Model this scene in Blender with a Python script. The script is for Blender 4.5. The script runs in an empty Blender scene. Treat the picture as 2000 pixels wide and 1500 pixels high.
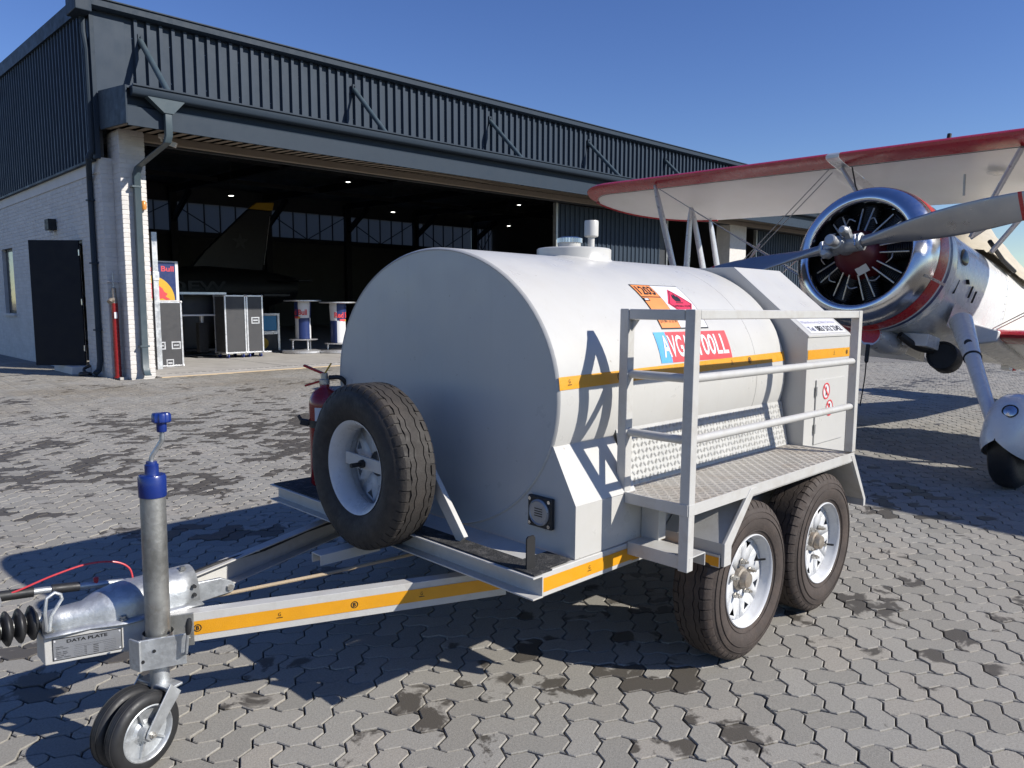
import bpy, bmesh, math, random
from mathutils import Vector, Matrix
random.seed(7)
SC = bpy.context.scene
COL = SC.collection
R = math.radians
# ------------------------------------------------------------------ camera
cam_d = bpy.data.cameras.new('camera'); cam = bpy.data.objects.new('camera', cam_d); COL.objects.link(cam)
CAM = Vector((-2.0044, -2.5298, 1.4902))
YAW, PITCH, ROLL = R(45.32), R(6.258), R(0.06)
FWD = Vector((math.cos(YAW)*math.cos(PITCH), math.sin(YAW)*math.cos(PITCH), -math.sin(PITCH)))
RGT = Vector((math.sin(YAW), -math.cos(YAW), 0)); UPV = RGT.cross(FWD)
RGT, UPV = math.cos(ROLL)*RGT+math.sin(ROLL)*UPV, -math.sin(ROLL)*RGT+math.cos(ROLL)*UPV
cam.matrix_world = Matrix(((RGT.x, UPV.x, -FWD.x, CAM.x), (RGT.y, UPV.y, -FWD.y, CAM.y), (RGT.z, UPV.z, -FWD.z, CAM.z), (0, 0, 0, 1)))
cam_d.sensor_width = 36; cam_d.lens = 36*1479.05/2000; cam_d.clip_start = .05; cam_d.clip_end = 3000
SC.camera = cam
# ------------------------------------------------------------------ sky and sun
SUNDIR = Vector((.689, -1.37, 1.0)).normalized()          # towards the sun
ELEV = math.asin(SUNDIR.z); AZ = math.atan2(SUNDIR.x, SUNDIR.y)
w = bpy.data.worlds.new('World'); SC.world = w; w.use_nodes = True
nt = w.node_tree; nt.nodes.clear()
sky = nt.nodes.new('ShaderNodeTexSky'); sky.sky_type = 'NISHITA'; sky.sun_disc = False
sky.sun_elevation = ELEV; sky.sun_rotation = AZ; sky.altitude = 0; sky.air_density = 1.0; sky.dust_density = .0; sky.ozone_density = 4.0
bgn = nt.nodes.new('ShaderNodeBackground'); bgn.inputs[1].default_value = .102
wo = nt.nodes.new('ShaderNodeOutputWorld')
hs_ = nt.nodes.new('ShaderNodeHueSaturation'); hs_.inputs['Saturation'].default_value = 1.17; hs_.inputs['Hue'].default_value = .518; hs_.inputs['Value'].default_value = 1.0
nt.links.new(sky.outputs[0], hs_.inputs['Color']); nt.links.new(hs_.outputs[0], bgn.inputs[0]); nt.links.new(bgn.outputs[0], wo.inputs[0])
sd = bpy.data.lights.new('sun', 'SUN'); sd.energy = 5.0; sd.angle = R(.53); sd.color = (1, .955, .88)
sun = bpy.data.objects.new('sun', sd); COL.objects.link(sun)
sun.rotation_euler = (-SUNDIR).to_track_quat('-Z', 'Y').to_euler(); sun.location = SUNDIR*40
vs = SC.view_settings; vs.view_transform = 'Standard'; vs.look = 'None'; vs.gamma = 1; vs.exposure = 0.27; vs.use_curve_mapping = False
SC.cycles.max_bounces = 8; SC.cycles.diffuse_bounces = 3; SC.cycles.glossy_bounces = 4; SC.cycles.transparent_max_bounces = 8
SC.cycles.caustics_reflective = False; SC.cycles.caustics_refractive = False

# ------------------------------------------------------------------ materials
def srgb(h):
    h = h.lstrip('#'); c = [int(h[i:i+2], 16)/255 for i in (0, 2, 4)]
    return tuple(x/12.92 if x <= .04045 else ((x+.055)/1.055)**2.4 for x in c)
def N(nt, t, **kw):
    n = nt.nodes.new(t)
    for k, v in kw.items():
        if isinstance(k, str) and hasattr(n, k): setattr(n, k, v)
        else: n.inputs[k].default_value = v
    return n
def mixc(nt, fac, a, b, mode='MIX'):
    m = nt.nodes.new('ShaderNodeMix'); m.data_type = 'RGBA'; m.blend_type = mode
    for s, v in ((m.inputs[0], fac), (m.inputs[6], a), (m.inputs[7], b)):
        if hasattr(v, 'type') and hasattr(v, 'is_linked'): nt.links.new(v, s)
        elif isinstance(v, (int, float)): s.default_value = v
        else: s.default_value = (*v[:3], 1)
    return m.outputs[2]
def ramp(nt, src, stops):
    r = nt.nodes.new('ShaderNodeValToRGB'); nt.links.new(src, r.inputs[0])
    e = r.color_ramp.elements
    while len(e) < len(stops): e.new(.5)
    for el, (p, c) in zip(e, stops):
        el.position = p; el.color = (*c, 1) if not isinstance(c, (int, float)) else (c, c, c, 1)
    return r.outputs[0]
def noise(nt, scale, detail=4, rough=.55, vec=None, dist=0):
    n = nt.nodes.new('ShaderNodeTexNoise'); n.inputs['Scale'].default_value = scale; n.inputs['Detail'].default_value = detail
    n.inputs['Roughness'].default_value = rough; n.inputs['Distortion'].default_value = dist
    if vec is not None: nt.links.new(vec, n.inputs['Vector'])
    return n.outputs['Fac']
def math_(nt, op, a, b=0.0, c=None):
    m = nt.nodes.new('ShaderNodeMath'); m.operation = op
    for i, v in enumerate((a, b) if c is None else (a, b, c)):
        if hasattr(v, 'is_linked'): nt.links.new(v, m.inputs[i])
        else: m.inputs[i].default_value = v
    return m.outputs[0]
def pos(nt):
    return nt.nodes.new('ShaderNodeNewGeometry').outputs['Position']
def base(name):
    m = bpy.data.materials.new(name); m.use_nodes = True
    b = m.node_tree.nodes['Principled BSDF']
    return m, m.node_tree, b
def mat(name, col, rough=.5, metal=0, var=.12, vscale=5, rvar=.12, bump=0, bscale=60, dirt=0, dirtcol=(.12, .1, .08), dscale=3, coat=0, spec=.5, island=0, streak=0):
    m, nt, b = base(name)
    p = pos(nt)
    n1 = noise(nt, vscale, 5, .6, p)
    c = ramp(nt, n1, [(.25, tuple(max(0, x*(1-var)) for x in col)), (.75, tuple(min(1, x*(1+var)) for x in col))])
    if island:
        g = nt.nodes.new('ShaderNodeNewGeometry'); oi = nt.nodes.new('ShaderNodeObjectInfo')
        f = math_(nt, 'FRACT', math_(nt, 'ADD', g.outputs['Random Per Island'], oi.outputs['Random']))
        c = mixc(nt, 1.0, c, ramp(nt, f, [(0, 1-island), (1, 1.0)]), 'MULTIPLY')
    if dirt:
        nd = noise(nt, dscale, 8, .68, p, .4)
        f = ramp(nt, nd, [(.5, 0.), (.78, dirt)])
        c = mixc(nt, f, c, dirtcol)
    if streak:
        mp = nt.nodes.new('ShaderNodeMapping'); mp.inputs['Scale'].default_value = (16, 16, .9); nt.links.new(p, mp.inputs[0])
        f = ramp(nt, noise(nt, 1.6, 6, .62, mp.outputs[0], .3), [(.56, 0.), (.74, streak)])
        c = mixc(nt, f, c, tuple(x*.62 for x in col[:2])+(col[2]*.5,))
        c = mixc(nt, ramp(nt, noise(nt, 46, 2, .5, p), [(.74, 0.), (.77, .5)]), c, (.22, .17, .11))
    nt.links.new(c, b.inputs['Base Color'])
    nr = noise(nt, vscale*3.1, 6, .6, p)
    r = ramp(nt, nr, [(.3, max(.02, rough-rvar)), (.7, min(1, rough+rvar))])
    nt.links.new(r, b.inputs['Roughness'])
    b.inputs['Metallic'].default_value = metal; b.inputs['Specular IOR Level'].default_value = spec
    if coat: b.inputs['Coat Weight'].default_value = coat; b.inputs['Coat Roughness'].default_value = .08
    if bump:
        bn = nt.nodes.new('ShaderNodeBump'); bn.inputs['Strength'].default_value = bump; bn.inputs['Distance'].default_value = .01
        nt.links.new(noise(nt, bscale, 5, .6, p), bn.inputs['Height']); nt.links.new(bn.outputs[0], b.inputs['Normal'])
    return m
def emis(name, col, s):
    m, nt, b = base(name); b.inputs['Base Color'].default_value = (*col, 1); b.inputs['Emission Color'].default_value = (*col, 1); b.inputs['Emission Strength'].default_value = s
    return m
M = {}
M['white'] = mat('white paint', (.515, .508, .482), .34, var=.03, vscale=2.2, rvar=.08, bump=.16, bscale=2.6, dirt=.2, dirtcol=(.42, .36, .27), dscale=2.2, streak=.10)
M['whitef'] = mat('frame white paint', (.51, .503, .478), .38, var=.05, vscale=7, rvar=.1, bump=.08, bscale=160, dirt=.5, dirtcol=(.30, .25, .19), dscale=7)
M['yellow'] = mat('reflective tape', (.70, .315, .010), .38, var=.06, vscale=14, bump=.25, bscale=420)
M['black'] = mat('black print', (.012, .012, .013), .45)
M['tyre'] = mat('tyre rubber', (.030, .026, .023), .74, var=.3, vscale=9, bump=.25, bscale=90, dirt=.55, dirtcol=(.085, .068, .055), dscale=5)
M['tyre2'] = mat('dusty tyre rubber', (.052, .040, .034), .82, var=.25, vscale=9, bump=.25, bscale=90, dirt=.6, dirtcol=(.12, .085, .066), dscale=6)
M['rim'] = mat('rim white paint', (.62, .63, .64), .3, var=.03, vscale=6, dirt=.35, dirtcol=(.33, .29, .24), dscale=9)
M['hub'] = mat('rusty hub metal', (.33, .29, .24), .5, .6, var=.3, vscale=30, dirt=.8, dirtcol=(.16, .09, .05), dscale=18)
M['nut'] = mat('zinc nuts', (.52, .5, .46), .38, .85, var=.2, vscale=40)
def galv(name, col):
    m, nt, b = base(name); p = pos(nt)
    v = nt.nodes.new('ShaderNodeTexVoronoi'); v.inputs['Scale'].default_value = 70; nt.links.new(p, v.inputs['Vector'])
    n1 = noise(nt, 9, 6, .65, p)
    c = mixc(nt, .3, ramp(nt, n1, [(.3, tuple(x*.72 for x in col)), (.72, tuple(x*1.15 for x in col))]), ramp(nt, v.outputs['Color'], [(.1, .35), (.9, .85)]), 'MULTIPLY')
    c = mixc(nt, ramp(nt, noise(nt, 14, 8, .7, p), [(.58, 0.), (.8, .7)]), c, (.2, .15, .1))
    nt.links.new(c, b.inputs['Base Color']); b.inputs['Metallic'].default_value = .75
    nt.links.new(ramp(nt, n1, [(.3, .34), (.7, .56)]), b.inputs['Roughness'])
    bn = nt.nodes.new('ShaderNodeBump'); bn.inputs['Strength'].default_value = .12; bn.inputs['Distance'].default_value = .01
    nt.links.new(noise(nt, 60, 4, .6, p), bn.inputs['Height']); nt.links.new(bn.outputs[0], b.inputs['Normal'])
    return m
M['galv'] = galv('galvanised steel', (.60, .62, .63))
M['galvd'] = galv('worn galvanised tube', (.42, .42, .40))
M['tread'] = mat('aluminium tread plate', (.44, .415, .37), .55, .15, var=.14, vscale=9, bump=.06, bscale=120, dirt=.75, dirtcol=(.30, .23, .16), dscale=4.5)
M['tread2'] = mat('clean aluminium tread plate', (.50, .495, .47), .55, .15, var=.1, vscale=9, bump=.06, bscale=120)
M['blue'] = mat('blue plastic', (.009, .028, .175), .3, var=.1, coat=.2)
M['rubber'] = mat('black rubber', (.018, .018, .019), .5, var=.25, vscale=20)
M['grip'] = mat('grit covered black mat', (.03, .03, .03), .9, var=.5, vscale=30, bump=.8, bscale=150, dirt=.8, dirtcol=(.16, .15, .14), dscale=28)
M['redp'] = mat('red paint', (.46, .012, .016), .3, var=.12, vscale=6, coat=.15)
M['redext'] = mat('extinguisher red', (.25, .010, .012), .25, var=.08, coat=.3)
M['redcable'] = mat('red cable sheath', (.55, .05, .06), .35)
M['rope'] = mat('tan rope', (.42, .33, .22), .8, bump=.4, bscale=200)
M['alu'] = mat('data plate aluminium', (.34, .35, .37), .38, .55, var=.08, vscale=20)
M['steel'] = mat('polished steel', (.62, .62, .63), .22, 1.0, var=.06, vscale=12, rvar=.06)
M['orange'] = mat('orange vinyl', (.80, .27, .075), .45, var=.04)
M['white2'] = mat('white vinyl', (.66, .66, .67), .4, var=.02)
M['redv'] = mat('red vinyl', (.62, .06, .07), .45, var=.04)
M['redhaz'] = mat('hazard red vinyl', (.66, .035, .085), .45, var=.04)
M['bluev'] = mat('light blue vinyl', (.09, .36, .66), .45, var=.04)
M['lav'] = mat('faded lavender print', (.36, .35, .50), .45)
M['navy'] = mat('navy print', (.012, .028, .12), .4)
M['char'] = mat('charcoal cladding', (.040, .055, .076), .5, 0, var=.06, vscale=1.3, rvar=.08, bump=.05, bscale=3, spec=.12)
M['charb'] = mat('dark slate trim', (.033, .046, .063), .5, 0, var=.04, vscale=2, spec=.12)
M['pipe'] = mat('grey green downpipe', (.055, .080, .094), .45, 0, var=.10, vscale=3, dirt=.2)
M['brick'] = mat('white painted brick', (.66, .635, .60), .75, var=.07, vscale=5, bump=.5, bscale=35, island=.10, dirt=.35, dirtcol=(.35, .31, .26), dscale=1.6)
M['mortar'] = mat('painted mortar', (.60, .575, .54), .85, var=.1, vscale=8, bump=.5, bscale=60)
M['band'] = mat('painted concrete band', (.64, .615, .58), .75, var=.06, vscale=2, bump=.2, bscale=30)
M['doorp'] = mat('navy door paint', (.008, .010, .016), .5, var=.1, vscale=2, spec=.25)
M['soffit'] = mat('brown grey soffit sheet', (.24, .20, .155), .55, var=.1, vscale=2)
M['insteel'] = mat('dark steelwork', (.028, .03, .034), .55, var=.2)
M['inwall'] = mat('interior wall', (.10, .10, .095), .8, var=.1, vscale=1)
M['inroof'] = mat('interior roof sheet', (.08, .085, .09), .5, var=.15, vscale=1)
M['concrete'] = mat('concrete slab', (.42, .40, .37), .75, var=.14, vscale=2.4, bump=.25, bscale=50, dirt=.4, dirtcol=(.2, .18, .16), dscale=1.4)
M['tan'] = mat('tan painted edge', (.58, .44, .27), .7, var=.12, vscale=6, dirt=.3)
M['case'] = mat('flight case laminate', (.045, .045, .048), .5, var=.06, vscale=3)
M['alux'] = mat('aluminium extrusion', (.66, .66, .67), .35, .7, var=.06)
M['orangelamp'] = mat('orange lamp glass', (.62, .25, .05), .3, var=.1)
M['cream'] = mat('aircraft cream fabric', (.78, .765, .72), .3, var=.03, vscale=3, bump=.05, bscale=4, coat=.3)
M['redw'] = mat('aircraft crimson paint', (.44, .010, .022), .3, var=.08, vscale=3, coat=.15)
M['chrome'] = mat('polished cowl aluminium', (.70, .71, .73), .2, 1.0, var=.05, vscale=5, rvar=.06, bump=.05, bscale=3)
def fabricm():
    m, nt, b = base('translucent wing fabric'); p = pos(nt)
    c = ramp(nt, noise(nt, 2.2, 5, .6, p), [(.3, (.84, .83, .79)), (.7, (.90, .89, .86))])
    nt.links.new(c, b.inputs['Base Color']); b.inputs['Roughness'].default_value = .32
    t = nt.nodes.new('ShaderNodeBsdfTranslucent'); nt.links.new(c, t.inputs[0])
    mx = nt.nodes.new('ShaderNodeMixShader'); mx.inputs[0].default_value = .22
    nt.links.new(b.outputs[0], mx.inputs[1]); nt.links.new(t.outputs[0], mx.inputs[2]); nt.links.new(mx.outputs[0], nt.nodes['Material Output'].inputs[0])
    return m
M['fabric'] = fabricm()
M['silver'] = mat('silver paint', (.55, .56, .58), .34, .35, var=.05, vscale=5)
M['propm'] = mat('brushed propeller alloy', (.36, .36, .37), .36, .75, var=.06, vscale=4)
M['hubm'] = mat('propeller hub alloy', (.40, .41, .42), .42, .5, var=.12, vscale=14)
M['engine'] = mat('engine crankcase', (.10, .010, .016), .4, .1, var=.3, vscale=9)
M['cyl'] = mat('engine cylinder black', (.02, .02, .022), .45, .3, var=.3, vscale=20)
M['aircream'] = mat('fuselage silver grey', (.68, .685, .69), .27, .0, var=.05, vscale=2.5, coat=.3)
M['spat'] = mat('spat grey white', (.70, .69, .67), .28, var=.03, vscale=3, coat=.4)
M['tarp'] = mat('beige canvas', (.47, .42, .33), .85, var=.1, vscale=5, bump=.5, bscale=14)
M['wire'] = mat('flying wire steel', (.45, .44, .42), .35, .5)
M['dark'] = mat('black duct', (.012, .012, .013), .6)
M['jet'] = mat('jet dark grey', (.006, .007, .008), .5, var=.15)
M['gold'] = mat('yellow paint', (.62, .36, .02), .45, var=.06)
def glassm(name, col, rough=.05, trans=1.0):
    m, nt, b = base(name); b.inputs['Base Color'].default_value = (*col, 1); b.inputs['Roughness'].default_value = rough; b.inputs['Transmission Weight'].default_value = trans; b.inputs['IOR'].default_value = 1.45
    return m
M['glass'] = glassm('lamp glass', (.9, .92, .95), .08)
def panem():
    m, nt, b = base('translucent window sheet'); nt.nodes.remove(b)
    t = nt.nodes.new('ShaderNodeBsdfTranslucent'); t.inputs[0].default_value = (.30, .31, .32, 1)
    g = nt.nodes.new('ShaderNodeBsdfGlossy'); g.inputs[0].default_value = (.1, .1, .1, 1); g.inputs[1].default_value = .3
    mx = nt.nodes.new('ShaderNodeMixShader'); mx.inputs[0].default_value = .08
    nt.links.new(t.outputs[0], mx.inputs[1]); nt.links.new(g.outputs[0], mx.inputs[2]); nt.links.new(mx.outputs[0], nt.nodes['Material Output'].inputs[0])
    return m
M['pane'] = panem()
M['darkglass'] = mat('dark window glass', (.02, .025, .03), .08, var=.05)
M['lampw'] = emis('hangar lamp glow', (1, .97, .9), 6)
def paverm():
    m, nt, b = base('concrete pavers'); p = pos(nt)
    g = nt.nodes.new('ShaderNodeNewGeometry'); oi = nt.nodes.new('ShaderNodeObjectInfo')
    rnd = math_(nt, 'FRACT', math_(nt, 'ADD', g.outputs['Random Per Island'], math_(nt, 'MULTIPLY', oi.outputs['Random'], 7.31)))
    c = ramp(nt, rnd, [(0, (.268, .256, .226)), (.35, (.308, .295, .262)), (.7, (.334, .320, .286)), (1, (.356, .330, .285))])
    n0 = noise(nt, 1.1, 5, .6, p)
    c = mixc(nt, ramp(nt, n0, [(.35, 0.), (.75, .4)]), c, (.33, .295, .245))
    nf = noise(nt, 130, 3, .6, p)
    c = mixc(nt, .55, c, ramp(nt, nf, [(.3, .55), (.62, 1.0)]), 'MULTIPLY')
    v = nt.nodes.new('ShaderNodeTexVoronoi'); v.inputs['Scale'].default_value = 210; nt.links.new(p, v.inputs['Vector'])
    c = mixc(nt, ramp(nt, v.outputs['Distance'], [(.08, .35), (.16, 0.)]), c, (.52, .50, .46))
    # damp stains, some follow whole pavers
    ns = noise(nt, .75, 3, .5, p); nb = noise(nt, 6.5, 5, .6, p, .6)
    sx = nt.nodes.new('ShaderNodeSeparateXYZ'); nt.links.new(p, sx.inputs[0])
    ds = nt.nodes.new('ShaderNodeVectorMath'); ds.operation = 'DISTANCE'; nt.links.new(p, ds.inputs[0]); ds.inputs[1].default_value = (1.2, 5.2, 0)
    wet = ramp(nt, math_(nt, 'MULTIPLY', ds.outputs['Value'], .1), [(.10, .19), (.48, 0.)])
    f = math_(nt, 'ADD', math_(nt, 'ADD', math_(nt, 'ADD', math_(nt, 'MULTIPLY', ns, 1.15), wet), math_(nt, 'MULTIPLY', rnd, .36)), math_(nt, 'MULTIPLY', nb, .62))
    f = math_(nt, 'MULTIPLY', f, .5); f = ramp(nt, f, [(.633, 0.), (.651, .86)])
    c = mixc(nt, f, c, (.055, .047, .037))
    ny = noise(nt, .5, 4, .6, p)
    nearh = math_(nt, 'MULTIPLY', ramp(nt, math_(nt, 'MULTIPLY', sx.outputs[1], .1), [(.75, 0.), (1.0, 1.)]), ramp(nt, ny, [(.42, 0.), (.62, .5)]))
    c = mixc(nt, nearh, c, (.17, .135, .085))
    nt.links.new(c, b.inputs['Base Color'])
    nt.links.new(math_(nt, 'SUBTRACT', .86, math_(nt, 'MULTIPLY', f, .35)), b.inputs['Roughness'])
    bn = nt.nodes.new('ShaderNodeBump'); bn.inputs['Strength'].default_value = .55; bn.inputs['Distance'].default_value = .004
    nt.links.new(noise(nt, 190, 4, .7, p), bn.inputs['Height']); nt.links.new(bn.outputs[0], b.inputs['Normal'])
    return m
M['paver'] = paverm()
def groundm():
    m, nt, b = base('far paving and bedding sand'); p = pos(nt)
    mp = nt.nodes.new('ShaderNodeMapping'); mp.inputs['Rotation'].default_value = (0, 0, R(48)); nt.links.new(p, mp.inputs[0])
    br = nt.nodes.new('ShaderNodeTexBrick'); br.inputs['Scale'].default_value = 2.3; br.inputs['Color1'].default_value = (.24, .23, .21, 1); br.inputs['Color2'].default_value = (.27, .255, .23, 1); br.inputs['Mortar'].default_value = (.09, .08, .07, 1); br.inputs['Mortar Size'].default_value = .02
    nt.links.new(mp.outputs[0], br.inputs[0])
    c = mixc(nt, .5, br.outputs[0], ramp(nt, noise(nt, 1.2, 6, .65, p), [(.3, .6), (.7, 1.05)]), 'MULTIPLY')
    ln = nt.nodes.new('ShaderNodeVectorMath'); ln.operation = 'DISTANCE'; nt.links.new(p, ln.inputs[0]); ln.inputs[1].default_value = CAM
    c = mixc(nt, ramp(nt, math_(nt, 'MULTIPLY', ln.outputs['Value'], .02), [(.36, 0.), (.4, 1.)]), ramp(nt, noise(nt, 2.3, 6, .7, p), [(.35, (.055, .047, .036)), (.62, (.10, .082, .055)), (.8, (.19, .155, .10))]), c)
    nt.links.new(c, b.inputs['Base Color']); b.inputs['Roughness'].default_value = .9
    return m
M['ground'] = groundm()

# ------------------------------------------------------------------ mesh helpers
OFF = {}
class MB:
    def __init__(s): s.v = []; s.f = []; s.mi = []; s.m = 0
    def add(s, vs, fs):
        o = len(s.v); s.v += [tuple(v) for v in vs]
        for f in fs: s.f.append(tuple(i+o for i in f)); s.mi.append(s.m)
        return s
    def box(s, a, b):
        (x0, y0, z0), (x1, y1, z1) = a, b
        x0, x1 = min(x0, x1), max(x0, x1); y0, y1 = min(y0, y1), max(y0, y1); z0, z1 = min(z0, z1), max(z0, z1)
        return s.add([(x0, y0, z0), (x1, y0, z0), (x1, y1, z0), (x0, y1, z0), (x0, y0, z1), (x1, y0, z1), (x1, y1, z1), (x0, y1, z1)],
                     [(0, 3, 2, 1), (4, 5, 6, 7), (0, 1, 5, 4), (1, 2, 6, 5), (2, 3, 7, 6), (3, 0, 4, 7)])
    def bar(s, p, q, wd, ht, up=(0, 0, 1)):
        p, q = Vector(p), Vector(q); d = (q-p).normalized(); u = Vector(up); sd = d.cross(u)
        if sd.length < 1e-4: sd = d.cross(Vector((1, 0, 0)))
        sd.normalize(); u = sd.cross(d)
        vs = [c+sd*a*wd/2+u*b*ht/2 for c in (p, q) for a, b in ((-1, -1), (1, -1), (1, 1), (-1, 1))]
        return s.add(vs, [(0, 1, 2, 3), (7, 6, 5, 4), (0, 4, 5, 1), (1, 5, 6, 2), (2, 6, 7, 3), (3, 7, 4, 0)])
    def prism(s, poly, fn, t0, t1):
        """poly: 2D outline, fn(u,v,t)->xyz"""
        n = len(poly)
        vs = [fn(u, v, t0) for u, v in poly]+[fn(u, v, t1) for u, v in poly]
        return s.add(vs, [tuple(range(n))[::-1], tuple(range(n, 2*n))]+[(i, (i+1) % n, n+(i+1) % n, n+i) for i in range(n)])
    def tube(s, pts, r, n=12, caps=True, closed=False):
        pts = [Vector(p) for p in pts]; k = len(pts)
        rs = r if isinstance(r, (list, tuple)) else [r]*k
        t0 = (pts[1]-pts[0]).normalized(); nrm = t0.orthogonal().normalized(); vs = []
        for i, p in enumerate(pts):
            if closed: t = (pts[(i+1) % k]-pts[i-1])
            elif i == 0: t = pts[1]-pts[0]
            elif i == k-1: t = pts[-1]-pts[-2]
            else: t = (pts[i+1]-p).normalized()+(p-pts[i-1]).normalized()
            t.normalize(); nrm = (nrm-t*nrm.dot(t)).normalized(); bn = t.cross(nrm)
            vs += [p+(nrm*math.cos(2*math.pi*j/n)+bn*math.sin(2*math.pi*j/n))*rs[i] for j in range(n)]
        fs = [(i*n+j, i*n+(j+1) % n, ((i+1) % k)*n+(j+1) % n, ((i+1) % k)*n+j) for i in range(k if closed else k-1) for j in range(n)]
        if caps and not closed: fs += [tuple(range(n))[::-1], tuple(range((k-1)*n, k*n))]
        return s.add(vs, fs)
    def lathe(s, prof, o, axis, n=32, a0=0, a1=2*math.pi, cap0=False, cap1=False):
        o = Vector(o); ax = Vector(axis).normalized(); e1 = ax.orthogonal().normalized()
        if abs(ax.z) < .9: e1 = (Vector((0, 0, 1))-ax*ax.z).normalized()
        e2 = ax.cross(e1); full = abs(a1-a0-2*math.pi) < 1e-6; k = n if full else n+1; vs = []
        for r, h in prof: vs += [o+ax*h+(e1*math.cos(a0+(a1-a0)*j/n)+e2*math.sin(a0+(a1-a0)*j/n))*r for j in range(k)]
        fs = [(i*k+j, i*k+(j+1) % k, (i+1)*k+(j+1) % k, (i+1)*k+j) for i in range(len(prof)-1) for j in range(n)]
        if cap0: fs.append(tuple(range(k))[::-1])
        if cap1: fs.append(tuple(range((len(prof)-1)*k, len(prof)*k)))
        return s.add(vs, fs)
    def cyl(s, o, axis, r, h, n=20): return s.lathe([(r, 0), (r, h)], o, axis, n, cap0=True, cap1=True)
    def grid(s, fn, us, vs_, closed=False):
        nu, nv = len(us), len(vs_); vs = [fn(u, v) for u in us for v in vs_]
        fs = [(i*nv+j, ((i+1) % nu)*nv+j, ((i+1) % nu)*nv+j+1, i*nv+j+1) for i in range(nu if closed else nu-1) for j in range(nv-1)]
        return s.add(vs, fs)
    def loft(s, rings, caps=True):
        n = len(rings[0]); vs = [p for r in rings for p in r]; k = len(rings)
        fs = [(i*n+j, i*n+(j+1) % n, (i+1)*n+(j+1) % n, (i+1)*n+j) for i in range(k-1) for j in range(n)]
        if caps: fs += [tuple(range(n))[::-1], tuple(range((k-1)*n, k*n))]
        return s.add(vs, fs)
    def build(s, name, mats, parent=None, smooth=True, angle=32, bevel=0, segs=2, recalc=True):
        me = bpy.data.meshes.new(name)
        off = OFF.get(parent.name, Vector((0, 0, 0))) if parent else Vector((0, 0, 0))
        me.from_pydata([(v[0]-off.x, v[1]-off.y, v[2]-off.z) for v in s.v], [], s.f)
        mats = mats if isinstance(mats, (list, tuple)) else [mats]
        for m in mats: me.materials.append(M[m] if isinstance(m, str) else m)
        if len(mats) > 1: me.polygons.foreach_set('material_index', s.mi)
        if recalc:
            bm = bmesh.new(); bm.from_mesh(me); bmesh.ops.recalc_face_normals(bm, faces=bm.faces); bm.to_mesh(me); bm.free()
        if smooth:
            me.polygons.foreach_set('use_smooth', [True]*len(me.polygons)); me.set_sharp_from_angle(angle=R(angle))
        me.update()
        o = bpy.data.objects.new(name, me); COL.objects.link(o)
        if parent: o.parent = parent; OFF[o.name] = off
        if bevel:
            md = o.modifiers.new('edge', 'BEVEL'); md.width = bevel; md.segments = segs; md.limit_method = 'ANGLE'; md.angle_limit = R(40); md.harden_normals = True
        return o
def thing(name, label, cat, loc=(0, 0, 0), rot=(0, 0, 0), group=None, zero=False):
    """Empty at the thing's base. Parts are written in world coordinates before the turn unless zero."""
    o = bpy.data.objects.new(name, None); COL.objects.link(o); o.empty_display_size = .2
    o.location = loc; o.rotation_euler = rot; o['label'] = label; o['category'] = cat
    if group: o['group'] = group
    OFF[o.name] = Vector((0, 0, 0)) if zero else Vector(loc)
    return o
def tag(o, label, cat, group=None):
    o['label'] = label; o['category'] = cat
    if group: o['group'] = group
    return o
def part(name, m, parent, **kw):
    bv = {k: kw.pop(k) for k in ('bevel', 'smooth', 'angle', 'segs') if k in kw}
    b = MB(); return b, (lambda: b.build(name, m, parent, **bv))
def boxp(name, m, parent, a, b, bevel=.003): return MB().box(a, b).build(name, m, parent, bevel=bevel)
def copy_tree(o, parent=None):
    c = o.copy(); COL.objects.link(c); c.parent = parent
    for ch in list(o.children): copy_tree(ch, c)
    return c
_tc = {}
def text_geo(body, size=1.0, bold=0.0, sx=1.0, align='CENTER', space=1.0):
    cu = bpy.data.curves.new('t', 'FONT'); cu.body = body; cu.size = size; cu.offset = bold; cu.align_x = align; cu.align_y = 'CENTER'; cu.resolution_u = 3; cu.space_character = space
    ob = bpy.data.objects.new('t', cu); COL.objects.link(ob); bpy.context.view_layer.update()
    dg = bpy.context.evaluated_depsgraph_get(); me = ob.evaluated_get(dg).to_mesh()
    vs = [(v.co.x*sx, v.co.y) for v in me.vertices]; fs = [tuple(p.vertices) for p in me.polygons]
    ob.evaluated_get(dg).to_mesh_clear(); bpy.data.objects.remove(ob); bpy.data.curves.remove(cu)
    return vs, fs
def fit(vs, u0, u1, v0, v1):
    xs = [v[0] for v in vs]; ys = [v[1] for v in vs]; a, b, c, d = min(xs), max(xs), min(ys), max(ys)
    return [(u0+(x-a)/(b-a)*(u1-u0), v0+(y-c)/(d-c)*(v1-v0)) for x, y in vs]
def cutgrid(vs, fs, step):
    """slice flat artwork into thin horizontal strips so it can wrap a curved shell"""
    bm = bmesh.new(); V = [bm.verts.new((x, y, 0)) for x, y in vs]
    for f in fs:
        try: bm.faces.new([V[i] for i in f])
        except ValueError: pass
    ys = [v[1] for v in vs]; y = min(ys)+step
    while y < max(ys):
        bmesh.ops.bisect_plane(bm, geom=bm.verts[:]+bm.edges[:]+bm.faces[:], plane_co=(0, y, 0), plane_no=(0, 1, 0)); y += step
    bm.verts.index_update()
    out = [(v.co.x, v.co.y) for v in bm.verts], [tuple(v.index for v in f.verts) for f in bm.faces]
    bm.free(); return out
def rectgeo(u0, u1, v0, v1): return [(u0, v0), (u1, v0), (u1, v1), (u0, v1)], [(0, 1, 2, 3)]
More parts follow.
